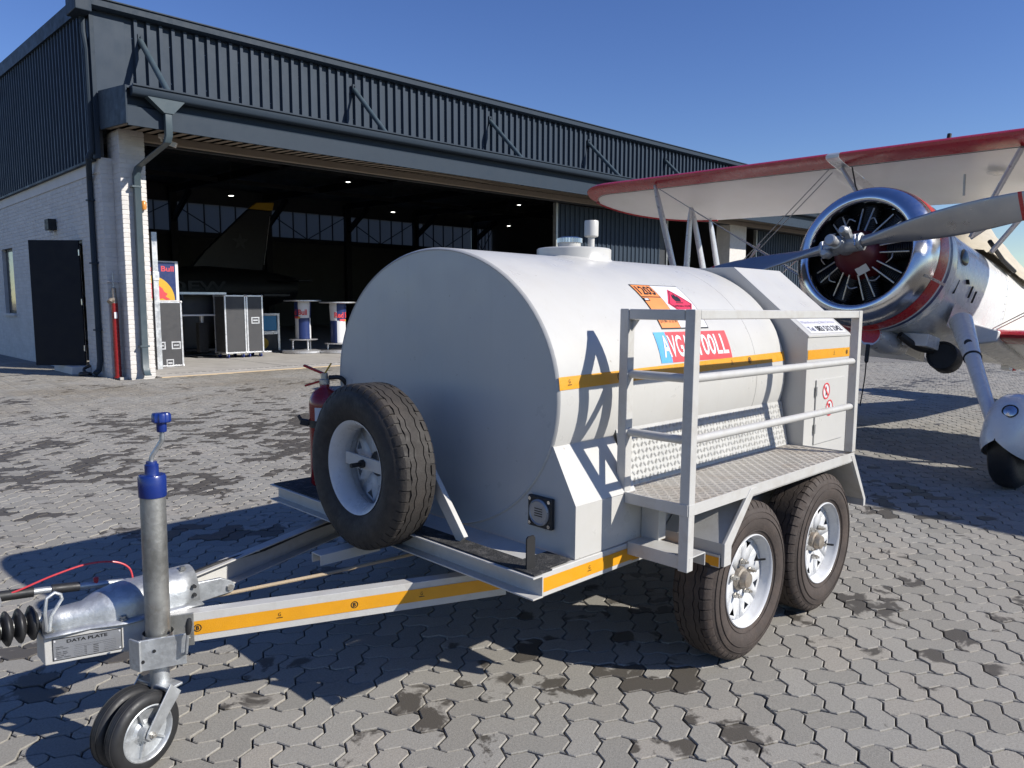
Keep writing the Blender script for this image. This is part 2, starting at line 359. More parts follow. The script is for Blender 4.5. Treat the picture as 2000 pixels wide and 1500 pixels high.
def circgeo(cx, cy, r, n=28, ri=0):
    a = [2*math.pi*i/n for i in range(n)]
    if not ri: return [(cx+r*math.cos(t), cy+r*math.sin(t)) for t in a], [tuple(range(n))]
    return [(cx+r*math.cos(t), cy+r*math.sin(t)) for t in a]+[(cx+ri*math.cos(t), cy+ri*math.sin(t)) for t in a], [(i, (i+1) % n, n+(i+1) % n, n+i) for i in range(n)]
def decal(name, m, parent, geo, fn, step=None):
    vs, fs = geo
    if step: vs, fs = cutgrid(vs, fs, step)
    b = MB(); b.add([fn(u, v) for u, v in vs], fs)
    return b.build(name, m, parent, smooth=False, recalc=False)
# ------------------------------------------------------------------ ground
b = MB(); b.add([(-300, -300, -.03), (500, -300, -.03), (500, 500, -.03), (-300, 500, -.03)], [(0, 1, 2, 3)])
ground = b.build('ground', 'ground', smooth=False); ground['kind'] = 'structure'; ground['label'] = 'apron of grey interlocking concrete pavers'
PW = .1065; PA = R(-48); PO = Vector((.021, -.771))
ea = Vector((math.cos(PA), math.sin(PA))); eb = Vector((-math.sin(PA), math.cos(PA)))
def paver_outline(rect):
    i0, j0, i1, j1 = rect; d = .105; pts = []
    def hz(i, j): return [(i, j), (i+.25, j-d), (i+.75, j+d)]
    def vt(i, j): return [(i, j), (i-d, j+.25), (i+d, j+.75)]
    for i in range(i0, i1): pts += hz(i, j0)
    for j in range(j0, j1): pts += vt(i1, j)
    for i in range(i1-1, i0-1, -1): s = hz(i, j1); pts += [(i+1, j1), s[2], s[1]]
    for j in range(j1-1, j0-1, -1): s = vt(i0, j); pts += [(i0, j+1), s[2], s[1]]
    return [Vector(p) for p in pts]
def inset(pts, g):
    out = []; n = len(pts)
    for k in range(n):
        a, c_, e = pts[k-1], pts[k], pts[(k+1) % n]; d1 = (c_-a).normalized(); d2 = (e-c_).normalized()
        n1 = Vector((-d1.y, d1.x)); n2 = Vector((-d2.y, d2.x)); m = (n1+n2); m.normalize()
        out.append(c_+m*g/max(.5, m.dot(n1)))
    return out
PROTO = {}
for key, rect in (('H', (0, -1, 2, 0)), ('V', (0, -3, 1, -1))):
    cx, cy = (rect[0]+rect[2])/2, (rect[1]+rect[3])/2
    o0 = [p-Vector((cx, cy)) for p in paver_outline(rect)]; r1 = inset(o0, .028); r2 = inset(o0, .056); n = len(o0)
    vs = [(p.x*PW, p.y*PW, -.028) for p in r1]+[(p.x*PW, p.y*PW, -.0030) for p in r1]+[(p.x*PW, p.y*PW, 0) for p in r2]
    fs = [(i, (i+1) % n, n+(i+1) % n, n+i) for i in range(n)]+[(n+i, n+(i+1) % n, 2*n+(i+1) % n, 2*n+i) for i in range(n)]+[tuple(range(2*n, 3*n))]
    me = bpy.data.meshes.new('paver'); me.from_pydata(vs, [], fs); me.materials.append(M['paver']); me.update()
    PROTO[key] = (Vector((cx, cy)), vs, fs, me)
cells = []
fx, fy = math.cos(YAW), math.sin(YAW)
for i in range(-140, 260):
    for j in range(-40, 110):
        for key in 'HV':
            c_ = PROTO[key][0]
            q = PO+(ea*(i+2*j+c_.x)+eb*(-i+2*j+c_.y))*PW
            dx, dy = q.x-CAM.x, q.y-CAM.y; dep = dx*fx+dy*fy; lat = dx*fy-dy*fx
            if dep < 1.2 or dep > 18.5 or abs(lat) > dep*.70+1.1: continue
            if q.y > 12.66 and q.x > 2.62: continue
            cells.append((dep, abs(lat) < dep*.66 and dep > 1.9, key, q))
cells.sort(key=lambda t: t[0])
near = 0; bv, bf = [], []
for dep, vis, key, q in cells:
    ang = PA+random.gauss(0, .006); tx, ty = random.gauss(0, .006), random.gauss(0, .006); zz = random.gauss(0, .0011)
    _, vs, fs, me = PROTO[key]
    if vis and near < 300:
        o = bpy.data.objects.new('paver', me); COL.objects.link(o); o.parent = ground; o.location = (q.x, q.y, zz); o.rotation_euler = (tx, ty, ang); near += 1
    else:
        ca, sa = math.cos(ang), math.sin(ang); o_ = len(bv)
        bv += [(q.x+ca*x-sa*y, q.y+sa*x+ca*y, z+zz+tx*y-ty*x) for x, y, z in vs]; bf += [tuple(k+o_ for k in f) for f in fs]
me = bpy.data.meshes.new('pavers'); me.from_pydata(bv, [], bf); me.materials.append(M['paver']); me.update()
o = bpy.data.objects.new('pavers', me); COL.objects.link(o); o.parent = ground; o['kind'] = 'stuff'

# ------------------------------------------------------------------ hangar
X0, XE, YF, YB = 2.72, 36.0, 13.28, 38.0
hg = thing('hangar', 'dark corrugated aircraft hangar with white brick base, canopy and wide open door', 'hangar', (X0, YF, 0))
# floor slab and threshold
fl = MB().box((X0+.1, 13.05, -.1), (XE-.1, YB-.05, .02)).build('hangar_floor', 'concrete', bevel=0); fl['kind'] = 'structure'; fl['label'] = 'concrete hangar floor in sun and shade'
th = MB().box((3.44, 12.72, -.1), (XE-.1, 13.046, .014)).build('threshold', 'concrete', hg, bevel=.004)
MB().box((3.44, 12.62, -.1), (XE-.1, 12.716, .010)).build('threshold_edge', 'tan', hg, bevel=.003)
b = MB()
for k in range(220):
    x = 3.6+k*.14; b.box((x, 13.14, .021), (x+.085, 13.16, .024))
b.build('door_track', 'dark', hg, smooth=False)['kind'] = 'stuff'
for xj in (6.4, 9.6, 12.8): MB().box((xj, 13.25, .0205), (xj+.012, 22, .0225)).build('floor_joint', 'insteel', hg, smooth=False)

def brick_wall(parent, fn, u0, u1, z0, z1, bl=.222, bh=.076, jt=.010, proud=.007, holes=(), limit=300, keyf=None):
    """running bond of single bricks; fn(u, z, out)->xyz"""
    cells_ = []; k = 0; z = z0
    while z+bh <= z1+.001:
        u = u0-(bl/2 if k % 2 else 0)
        while u < u1-.01:
            a, c_ = max(u, u0), min(u+bl, u1)
            if c_-a > .03 and not any(a < h[1] and c_ > h[0] and z < h[3] and z+bh > h[2] for h in holes): cells_.append((a, c_, z))
            u += bl+jt
        z += bh+jt; k += 1
    if keyf: cells_.sort(key=keyf)
    shared = {}; rest = MB()
    for n_, (a, c_, z) in enumerate(cells_):
        pr = proud*random.uniform(.75, 1.2)
        def corners():
            e = .006; i = [(a+e, z+e, pr), (c_-e, z+e, pr), (c_-e, z+bh-e, pr), (a+e, z+bh-e, pr), (a, z, pr-e*.8), (c_, z, pr-e*.8), (c_, z+bh, pr-e*.8), (a, z+bh, pr-e*.8), (a, z, -.02), (c_, z, -.02), (c_, z+bh, -.02), (a, z+bh, -.02)]
            return i
        F = [(0, 1, 2, 3)]+[(4+i, 4+(i+1) % 4, (i+1) % 4, i) for i in range(4)]+[(8+i, 8+(i+1) % 4, 4+(i+1) % 4, 4+i) for i in range(4)]
        cs = corners()
        if n_ < limit:
            ln = round(c_-a, 3)
            if ln not in shared:
                o0 = Vector(fn(0, 0, 0))
                m_ = bpy.data.meshes.new('brick'); m_.from_pydata([tuple(Vector(fn(u-a, zz-z, pp))-o0) for u, zz, pp in cs], [], F); m_.materials.append(M['brick']); m_.update(); shared[ln] = m_
            o = bpy.data.objects.new('brick', shared[ln]); COL.objects.link(o); o.parent = parent
            o.location = Vector(fn(a, z, random.uniform(-.002, .002)))-OFF.get(parent.name, Vector((0, 0, 0)))
        else: rest.add([fn(u, zz, pp) for u, zz, pp in cs], F)
    if rest.v: rest.build('bricks', 'brick', parent, smooth=False)['kind'] = 'stuff'
# corner pillar
PX0, PX1, PY0, PY1, PZ = 2.965, 3.42, 12.875, 13.56, 4.66
pil = MB().box((PX0+.014, PY0+.014, -.05), (PX1-.014, PY1, PZ)).build('pillar', 'mortar', hg, smooth=False); pil['label'] = 'white painted brick corner pillar'
brick_wall(pil, lambda u, z, o_: (u, PY0+.014-o_, z), PX0, PX1, .005, PZ, limit=150)
brick_wall(pil, lambda u, z, o_: (PX0+.014-o_, u, z), PY0+.02, PY1, .005, PZ, limit=150)
MB().box((PX0+.1, PY1, 0), (PX1+.02, PY1+.3, 4.9)).build('pier_return', 'mortar', hg, smooth=False)
# side wall with door and window openings
WX = 2.75
holes = [(14.72, 15.72, -1, 2.72), (20.7, 21.9, 1.15, 2.85)]
sw_ = MB()
for (y0, y1, z0, z1) in ((13.56, 14.72, -.05, 3.9), (14.72, 15.72, 2.72, 3.9), (15.72, 20.7, -.05, 3.9), (20.7, 21.9, -.05, 1.15), (20.7, 21.9, 2.85, 3.9), (21.9, YB, -.05, 3.9)):
    sw_.box((WX+.014, y0, z0), (WX+.24, y1, z1))
sw_ = sw_.build('side_wall', 'mortar', hg, smooth=False)
brick_wall(sw_, lambda u, z, o_: (WX+.014-o_, u, z), 13.56, 25.5, .005, 3.89, holes=holes, limit=300, keyf=lambda t: t[0])
boxp('concrete_band', 'band', hg, (WX-.006, 13.34, 3.903), (WX+.24, YB, 4.17), .004)
cpier = MB().box((WX+.014, 13.314, -.05), (WX+.26, 13.555, 4.17)).build('corner_pier', 'mortar', hg, smooth=False)
brick_wall(cpier, lambda u, z, o_: (WX+.014-o_, u, z), 13.32, 13.552, .005, 4.16, limit=100)
brick_wall(cpier, lambda u, z, o_: (u, 13.314-o_, z), WX+.012, WX+.215, .005, 4.16, limit=100)
# door leaf, frame, step
boxp('door_step', 'band', hg, (2.4, 14.6, -.05), (2.752, 15.9, .15), .006)
fr = MB().box((WX+.05, 14.722, .15), (WX+.2, 14.77, 2.715)).box((WX+.05, 15.67, .15), (WX+.2, 15.718, 2.715)).box((WX+.05, 14.772, 2.66), (WX+.2, 15.668, 2.715)).build('door_frame', 'doorp', hg)
boxp('doorway_dark_board', 'dark', hg, (WX+.9, 14.3, .0), (WX+.95, 16.2, 2.9), 0)  # black board behind the opening stands in for the darkness inside
dl = MB(); hinge = Vector((2.722, 14.80, 0)); free = Vector((1.98, 15.46, 0))
dl.bar(hinge+Vector((0, 0, 1.435)), free+Vector((0, 0, 1.435)), .045, 2.55)
dl = dl.build('door', 'doorp', hg, bevel=.003); dl['label'] = 'dark steel side door standing open'
dv = (free-hinge).normalized(); nv = Vector((-dv.y, dv.x, 0))*-1
hb = MB(); pth = hinge+dv*.92; hb.box(tuple(pth+Vector((-.02, -.02, 1.0))-nv*-.03), tuple(pth+Vector((.02, .02, 1.2))-nv*-.05)); hb.tube([pth+nv*.03+Vector((0, 0, 1.13)), pth+nv*.07+Vector((0, 0, 1.13)), pth+nv*.07-dv*.12+Vector((0, 0, 1.13))], .009, 8)
hb.build('handle', 'steel', dl)
hb = MB(); pth = hinge+dv*.10; hb.tube([pth+nv*.02+Vector((0, 0, 1.0)), pth+nv*.07+Vector((0, 0, 1.0)), pth+nv*.07+dv*.20+Vector((0, 0, 1.0))], .011, 8); hb.build('closer_arm', 'steel', dl)
for zz in (.45, 1.4, 2.4): MB().cyl(hinge+Vector((-.02, -.03, zz)), (0, 0, 1), .014, .12, 8).build('hinge', 'steel', dl)
wn = boxp('window_frame', 'doorp', hg, (WX+.10, 20.702, 1.152), (WX+.16, 21.898, 2.848), .004)
MB().box((WX+.09, 20.78, 1.23), (WX+.099, 21.82, 2.77)).build('pane', 'darkglass', wn, smooth=False)
boxp('window_sill', 'band', hg, (WX-.06, 20.66, 1.09), (WX+.2, 21.94, 1.148), .004)
# wall lamp over the door
wl = MB().box((WX-.16, 16.45, 3.02), (WX-.002, 16.75, 3.26)).build('wall_lamp', 'dark', hg, bevel=.01)
MB().cyl((WX-.09, 16.6, 3.018), (0, 0, -1), .045, .05, 12).build('lens', 'white2', wl)
ol = MB().lathe([(.0, 0), (.045, .01), (.052, .05), (.052, .13), (.03, .17), (0, .18)], (3.335, PY0-.05, 3.20), (0, 0, 1), 14).build('bulkhead_lamp', 'orangelamp', hg)
MB().box((3.30, PY0-.02, 3.22), (3.37, PY0+.01, 3.36)).build('lamp_base', 'band', ol)

# corrugated cladding: one sheet per cover width
def sheet_mesh(width, ribs, h0, h1, depth, name, m, flip=1):
    prof = []; pit = width/ribs
    for k in range(ribs):
        x = k*pit
        prof += [(x, 0), (x+pit*.60, 0), (x+pit*.66, depth), (x+pit*.92, depth), (x+pit*.98, 0)]
    prof.append((width, 0))
    # tiny stiffening lines in the pan
    b = MB(); n = len(prof)
    b.add([(x, -d, h0) for x, d in prof]+[(x, -d, h1) for x, d in prof], [(i, i+1, n+i+1, n+i) for i in range(n-1)])
    me = bpy.data.meshes.new(name); me.from_pydata(b.v, [], b.f); me.materials.append(M[m]); me.update(); return me
def place_sheets(me, name, parent, start, step, count, rotz=0):
    for k in range(count):
        o = bpy.data.objects.new(name, me); COL.objects.link(o); o.parent = parent
        o.location = Vector(start)+Vector(step)*k-OFF.get(parent.name, Vector((0, 0, 0))); o.rotation_euler = (0, 0, rotz)
CW = .70
upper = boxp('upper_wall', 'insteel', hg, (X0+.03, YF+.04, 4.7), (XE, YF+.12, 6.78), 0)
place_sheets(sheet_mesh(CW, 3, 5.15, 6.84, .07, 'cladding_sheet', 'char'), 'cladding_sheet', upper, (3.30, YF, 0), (CW, 0, 0), 46)
boxp('corner_flashing', 'char', hg, (X0+.004, YF-.012, 4.72), (3.30, YF+.006, 6.80), .003)
b = MB()
for k in range(46):
    for zz in (5.75, 6.45): b.cyl((3.30+k*CW+.13, YF-.001, zz), (0, -1, 0), .007, .005, 6)
b.build('cladding_screws', 'alux', hg)['kind'] = 'stuff'
# side cladding
sidep = boxp('side_cladding_frame', 'insteel', hg, (X0+.06, YF+.05, 4.18), (X0+.12, YB, 6.95), 0)
place_sheets(sheet_mesh(.88, 4, 4.17, 7.0, .035, 'cladding_sheet', 'char'), 'cladding_sheet', sidep, (X0+.02, YF+.16, 0), (0, .88, 0), 28, R(90))
for o in [c_ for c_ in sidep.children]: o.scale.y = -1; 
sc_ = MB().box((X0-.03, YF-.016, 4.14), (X0+.045, YF+.20, 6.9)).build('corner_trim', 'charb', hg, bevel=.004)
boxp('drip_flashing', 'charb', hg, (X0-.05, YF+.2, 4.115), (X0+.10, YB, 4.165), .004)
b = MB(); b.add([(X0-.06, YF+.1, 6.86), (X0-.06, YB, 7.36), (X0-.06, YB, 7.66), (X0-.06, YF+.1, 7.16), (X0+.06, YF+.1, 6.86), (X0+.06, YB, 7.36), (X0+.06, YB, 7.66), (X0+.06, YF+.1, 7.16)], [(0, 1, 2, 3), (4, 7, 6, 5), (0, 3, 7, 4), (1, 5, 6, 2), (3, 2, 6, 7), (0, 4, 5, 1)])
b.build('barge_flashing', 'charb', hg, smooth=False)
boxp('vent_cowl', 'band', hg, (X0-.16, 20.8, 6.72), (X0-.062, 21.3, 6.9), .01)
# roof
b = MB(); b.add([(X0+.07, YF-.02, 6.93), (XE, YF-.02, 6.93), (XE, YB, 7.42), (X0+.07, YB, 7.42), (X0+.07, YF-.02, 7.0), (XE, YF-.02, 7.0), (XE, YB, 7.5), (X0+.07, YB, 7.5)], [(0, 3, 2, 1), (4, 5, 6, 7), (0, 1, 5, 4), (2, 3, 7, 6), (1, 2, 6, 5), (3, 0, 4, 7)])
rf = b.build('roof', 'inroof', hg, smooth=False)
b = MB()
for k in range(110): b.box((3.0+k*.30, YF-.06, 7.0), (3.0+k*.30+.16, YF+.5, 7.035))
b.build('roof_rib_ends', 'char', rf, smooth=False)['kind'] = 'stuff'
# eaves gutter, ogee like
gp = [(-.0, 6.80), (-.10, 6.80), (-.15, 6.84), (-.15, 6.95), (-.18, 6.965), (-.18, 6.985), (-.14, 6.985), (-.13, 6.97), (-.02, 6.97), (0, 6.98)]
eg = MB().prism(gp, lambda u, v, t: (t, YF-.045+u, v), 2.62, XE).build('eaves_gutter', 'charb', hg, angle=50)
gh = MB().box((2.40, YF-.26, 6.68), (2.68, YF+.30, 7.02)).build('gutter_end_box', 'charb', hg, bevel=.02)
b = MB().tube([(2.62, YF+.12, 6.7), (2.62, YF+.12, 6.4), (2.655, YF+.10, 6.1), (2.655, YF+.10, 4.3), (2.60, YF+.16, 4.15), (2.70, YF+.52, 3.80), (2.70, YF+.52, .30), (2.68, YF+.55, .12), (2.60, YF+.50, .06)], .055, 10)
b.build('downpipe', 'charb', hg)
for zz in (.9, 2.2, 3.4): boxp('pipe_clip', 'charb', hg, (2.63, YF+.44, zz), (2.775, YF+.60, zz+.03), .002)
# canopy
CY = 11.82
b = MB(); b.add([(2.78, CY, 4.56), (2.78, YF-.05, 4.66), (2.78, YF-.05, 5.36), (2.78, CY-.02, 5.20)], [(0, 1, 2, 3)]); b.add([(2.80, CY, 4.56), (2.80, YF-.05, 4.66), (2.80, YF-.05, 5.36), (2.80, CY-.02, 5.20)], [(3, 2, 1, 0)])
can = MB().prism([(CY, 5.16), (YF-.04, 5.33), (YF-.04, 5.37), (CY, 5.20)], lambda u, v, t: (t, u, v), 2.80, XE).build('canopy', 'char', hg, smooth=False); can['label'] = 'flat canopy over the hangar door'
MB().prism([(CY, 4.56), (YF-.05, 4.66), (YF-.05, 5.36), (CY-.02, 5.20)], lambda u, v, t: (t, u, v), 2.765, 2.797).build('canopy_end', 'charb', can, bevel=.004)
MB().prism([(CY+.01, 4.535), (CY+.06, 4.535), (CY+.06, 4.86), (CY+.12, 4.90), (CY+.12, 5.15), (CY+.10, 5.15), (CY+.10, 4.905), (CY+.01, 4.86)], lambda u, v, t: (t, u, v), 2.80, XE).build('fascia', 'charb', can, angle=20)
MB().prism([(0, 5.03), (-.10, 5.03), (-.14, 5.07), (-.14, 5.17), (-.17, 5.185), (-.17, 5.21), (-.13, 5.21), (-.12, 5.19), (0, 5.19)], lambda u, v, t: (t, CY+u, v), 2.85, XE).build('canopy_gutter', 'charb', can, angle=50)
# soffit ribs
b = MB()
for k in range(150):
    x = 2.82+k*.22; b.add([(x, CY+.07, 4.60), (x+.12, CY+.07, 4.60), (x+.14, CY+.07, 4.635), (x+.22, CY+.07, 4.635), (x, 13.2, 4.68), (x+.12, 13.2, 4.68), (x+.14, 13.2, 4.715), (x+.22, 13.2, 4.715)], [(0, 1, 5, 4), (1, 2, 6, 5), (2, 3, 7, 6)])
b.build('soffit', 'soffit', can, smooth=False)
boxp('door_head_beam', 'soffit', can, (3.0, 13.0, 4.52), (XE, 13.14, 4.66), .004)
boxp('door_head', 'insteel', can, (3.4, 13.2, 4.5), (XE, 13.32, 5.2), 0)
for k, x in enumerate((3.56, 8.33, 12.70, 16.95, 21.2, 25.5, 29.8)):
    st = MB().tube([(x, YF-.05, 6.44), (x, CY+.14, 5.24)], .055, 14).build('stay', 'pipe', hg)
    MB().box((x-.05, YF-.09, 6.34), (x+.05, YF-.034, 6.54)).box((x-.012, YF-.12, 6.38), (x+.012, YF-.09, 6.5)).build('stay_bracket', 'charb', st, bevel=.004)
    MB().box((x-.045, CY+.06, 5.205), (x+.045, CY+.22, 5.25)).build('foot_plate', 'charb', st, bevel=.004)
# canopy hopper and downpipe on the pillar
hp = MB(); a = [(3.08, CY-.18, 5.03), (3.72, CY-.18, 5.03), (3.72, CY-.01, 5.03), (3.08, CY-.01, 5.03)]; c2 = [(3.36, CY-.16, 4.80), (3.52, CY-.16, 4.80), (3.52, CY-.03, 4.80), (3.36, CY-.03, 4.80)]
hp.add(a+c2, [(0, 1, 2, 3), (7, 6, 5, 4)]+[(i, (i+1) % 4, 4+(i+1) % 4, 4+i) for i in range(4)])
hp.build('rain_hopper', 'pipe', can, smooth=False)
def rect_pipe(pts, wx, wy):
    b = MB(); rings = []
    for p in pts: rings.append([(p[0]-wx, p[1]-wy, p[2]), (p[0]+wx, p[1]-wy, p[2]), (p[0]+wx, p[1]+wy, p[2]), (p[0]-wx, p[1]+wy, p[2])])
    return b.loft(rings)
rect_pipe([(3.44, CY-.09, 4.81), (3.44, CY-.09, 4.42), (3.43, CY-.02, 4.30), (3.24, 12.72, 3.98), (3.22, 12.795, 3.85), (3.20, 12.795, .55), (3.20, 12.795, .22), (3.20, 12.73, .10), (3.20, 12.66, .06)], .062, .05).build('front_downpipe', 'pipe', can, bevel=.012)
for zz in (.6, 3.6): boxp('pipe_strap', 'pipe', can, (3.115, 12.735, zz), (3.285, 12.87, zz+.035), .003)
cm = MB().cyl((3.62, 12.55, 4.60), (0, 0, -1), .055, .07, 14); cm.bar((3.66, 12.5, 4.47), (3.82, 12.38, 4.40), .09, .09); cm.cyl((3.62, 12.55, 4.53), (0, 0, -1), .02, .06, 8)
cm.build('security_camera', 'band', can, bevel=.004)
cm = MB().box((30.2, 11.65, 4.42), (30.5, 11.8, 4.7)).build('security_camera', 'dark', can, bevel=.01)
# sliding doors and inner pillars
def sliding_door(x0, x1, y):
    d = boxp('sliding_door', 'insteel', hg, (x0, y+.045, .05), (x1, y+.12, 4.5), 0)
    n_ = int((x1-x0-.1)/.69); me = sheet_mesh(.69, 3, .08, 4.48, .034, 'door_sheet', 'char')
    place_sheets(me, 'door_sheet', d, (x0+.06, y+.04, 0), (.69, 0, 0), n_)
    boxp('door_edge', 'galvd', d, (x0-.03, y-.01, .05), (x0+.055, y+.13, 4.5), .003)
    boxp('door_edge', 'galvd', d, (x1-.02, y-.01, .05), (x1+.05, y+.13, 4.5), .003)
    return d
sliding_door(15.7, 21.7, 13.42); sliding_door(28.4, 35.6, 13.42)
boxp('inner_pier', 'mortar', hg, (25.7, 13.14, 0), (27.0, 13.75, 4.52), .005)
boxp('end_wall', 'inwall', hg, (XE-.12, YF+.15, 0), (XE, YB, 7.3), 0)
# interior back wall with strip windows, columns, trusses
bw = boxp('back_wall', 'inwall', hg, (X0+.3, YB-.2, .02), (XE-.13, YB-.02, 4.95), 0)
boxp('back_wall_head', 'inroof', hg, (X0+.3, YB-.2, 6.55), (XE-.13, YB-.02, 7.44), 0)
boxp('window_rail', 'insteel', hg, (X0+.3, YB-.28, 4.80), (XE-.13, YB-.202, 5.08), 0)
cols = [8.2+5.15*k for k in range(6)]
pw = MB()
xs = [X0+.3]+cols+[XE-.13]
for a_, c_ in zip(xs[:-1], xs[1:]):
    sf = MB()
    n_ = 6; dx = (c_-a_)/n_
    for k in range(1, n_): sf.box((a_+k*dx-.03, YB-.15, 4.95), (a_+k*dx+.03, YB-.08, 6.55))
    sf.bar((a_, YB-.18, 6.5), ((a_+c_)/2, YB-.18, 5.05), .045, .045); sf.bar(((a_+c_)/2, YB-.18, 5.05), (c_, YB-.18, 6.5), .045, .045)
    sf = sf.build('window_frame', 'insteel', hg, smooth=False)
    for k in range(n_): MB().box((a_+k*dx+.035, YB-.115, 4.96), (a_+(k+1)*dx-.035, YB-.10, 6.545)).build('pane', 'pane', sf, smooth=False)
for x in cols:
    MB().box((x-.18, YB-.55, .02), (x+.18, YB-.285, 7.2)).build('column', 'insteel', hg, smooth=False)
    b = MB().bar((x, YB-.4, 5.6), (x, YB-2.6, 6.85), .16, .30); b.build('haunch', 'insteel', hg, smooth=False)
    b = MB().bar((x, YF+.4, 6.72), (x, YB-.4, 7.12), .2, .34, (0, 0, 1)); b.build('rafter', 'insteel', hg, smooth=False)
# long front lattice girder over the door
b = MB().bar((3.5, 14.3, 6.55), (XE-.2, 14.3, 6.55), .16, .16).bar((3.5, 14.3, 5.1), (XE-.2, 14.3, 5.1), .16, .16)
for k in range(21):
    x = 3.6+k*1.55; b.bar((x, 14.3, 5.1), (x+.78, 14.3, 6.55), .09, .09); b.bar((x+.78, 14.3, 6.55), (x+1.55, 14.3, 5.1), .09, .09); b.bar((x, 14.3, 5.1), (x, 14.3, 6.55), .09, .09)
b.build('lattice_girder', 'insteel', hg, smooth=False)
for yy in (20, 26, 32):
    b = MB()
    for k in range(3): pass
    b.bar((3.2, yy, 6.62+(yy-13)*.018), (XE-.2, yy, 6.62+(yy-13)*.018), .12, .2)
    b.build('purlin', 'insteel', hg, smooth=False)
for (x, y, z, lb) in ((15.04, 24, 6.2, 'brightest pendant lamp, high under roof above the middle of the door'), (10.2, 24, 5.2, 'pendant lamp glowing beside the yellow tipped tail fin'), (17.2, 24, 5.2, 'low pendant lamp glowing above the top of the white tank'), (24.7, 24, 6.15, 'pendant lamp near the right end of the door, higher of two'), (24.0, 24, 5.1, 'pendant lamp near the right end of the door, lower of two')):
    lp = tag(MB().lathe([(.03, .18), (.05, .12), (.20, .0), (.21, -.02), (.19, -.02)], (x, y, z), (0, 0, 1), 16, cap0=True).build('pendant_lamp', 'insteel'), lb, 'lamp', 'pendant lamps in the hangar')
    MB().lathe([(0, -.012), (.09, -.012)], (x, y, z), (0, 0, 1), 14).build('lamp_glass', 'lampw', lp, smooth=False)
    MB().tube([(x, y, z+.17), (x, y, 7.0)], .012, 6).build('cable', 'insteel', lp)
# ------------------------------------------------------------------ fuel trailer (written level, the root tips it nose up by .64 degrees)
TP = .0112
tr = thing('fuel_trailer', 'white twin axle fuel bowser trailer with oval tank, side walkway and spare wheel', 'fuel trailer', (1.2, 0, 0), (0, TP, 0))
RV, RH, ZC, XT = .5865, .73, 1.1132, 1.775
def ell(x, th, off=0.0):
    c_, s_ = math.cos(th), math.sin(th); n_ = Vector((0, -c_/RH, s_/RV)).normalized()
    return (x, -RH*c_+n_.y*off, ZC+RV*s_+n_.z*off)
# arc length table along the near side so flat artwork keeps its shape
ARC = [(0.0, R(-40))]
k = R(-40)
while k < R(95):
    k2 = k+R(.25); ARC.append((ARC[-1][0]+math.hypot(RH*math.sin((k+k2)/2), RV*math.cos((k+k2)/2))*R(.25), k2)); k = k2
def th_of(s):
    i = min(len(ARC)-2, max(0, int(s/(ARC[-1][0])*(len(ARC)-1))))
    while i > 0 and ARC[i][0] > s: i -= 1
    while i < len(ARC)-2 and ARC[i+1][0] < s: i += 1
    (s0, t0), (s1, t1) = ARC[i], ARC[i+1]; return t0+(s-s0)/(s1-s0)*(t1-t0)
def s_of(deg):
    t = R(deg)
    for (s0, t0), (s1, t1) in zip(ARC[:-1], ARC[1:]):
        if t0 <= t <= t1: return s0+(t-t0)/(t1-t0)*(s1-s0)
NT = 96
angs = [2*math.pi*i/NT for i in range(NT)]
b = MB()
prof = [(0, .986), (.003, .993), (.010, 1.0), (.45, 1.0), (.90, 1.0), (1.40, 1.0), (1.462, 1.0), (1.464, .9975), (1.468, .9975), (1.470, 1.0), (XT-.008, 1.0), (XT, .992)]
b.grid(lambda a, q: (q[0], -RH*math.cos(a)*q[1], ZC+RV*math.sin(a)*q[1]), angs, prof, closed=True)
rings = [1.0*.986, .985-.006, .7, .4, .15]
o0 = len(b.v)
vs = []
for q in rings: vs += [(0 if q > .98 else .0015 + (.004 if q < .5 else .002), -RH*math.cos(a)*q, ZC+RV*math.sin(a)*q) for a in angs]
fs = [(i*NT+j, i*NT+(j+1) % NT, (i+1)*NT+(j+1) % NT, (i+1)*NT+j) for i in range(len(rings)-1) for j in range(NT)]+[tuple(range((len(rings)-1)*NT, len(rings)*NT))]
b.add(vs, fs)
b.add([(XT, -RH*math.cos(a)*.992, ZC+RV*math.sin(a)*.992) for a in angs], [tuple(range(NT))])
tank = b.build('tank', 'white', tr, angle=28); tank['label'] = 'oval cream white fuel tank'
# yellow reflective tape, lettered every so often
def tapefn(sgn): return lambda u, v: ell(u, th_of(v), .0022)
sA, sB = s_of(5.9), s_of(10.2)
# the strip climbs a little towards the rear
def tapetank(u, v): return ell(u, R(4.2+(u/XT)*3.2)+v*R(4.6), .0022)
b = MB(); b.grid(lambda u, v: tapetank(u, v), [.004+i*(XT-.008)/40 for i in range(41)], [0, .33, .66, 1]); tape = b.build('reflective_tape', 'yellow', tr)
def circled_b(fn, parent, u, v, s):
    vs1, fs1 = circgeo(0, 0, 1, 22, .78); decal('tape_mark', 'black', parent, ([(u+x*s, v+y*s) for x, y in vs1], fs1), fn)
    tv, tf = text_geo('B', 1, .03); tv = fit(tv, u-s*.4, u+s*.4, v-s*.55, v+s*.55); decal('tape_mark', 'black', parent, (tv, tf), fn)
def small_mark(fn, parent, u, v, s):
    tv, tf = text_geo('G', 1, .0); decal('tape_mark', 'black', parent, (fit(tv, u-s*.35, u+s*.35, v-s*.1, v+s*.9), tf), fn)
    decal('tape_mark', 'black', parent, rectgeo(u-s*.8, u+s*.8, v-s*.62, v-s*.42), fn)
ft = lambda u, v: ell(u, R(4.2+(u/XT)*3.2)+v*R(4.6), .0036)
def tk(u, v, s): return lambda x, y: ft(u+x, v+y/ (R(4.6)*RV))
for u_ in (.06, .57, 1.23): small_mark(tk(u_, .5, 1), tape, 0, 0, .014)
for u_ in (.36, 1.40): circled_b(tk(u_, .5, 1), tape, 0, 0, .016)
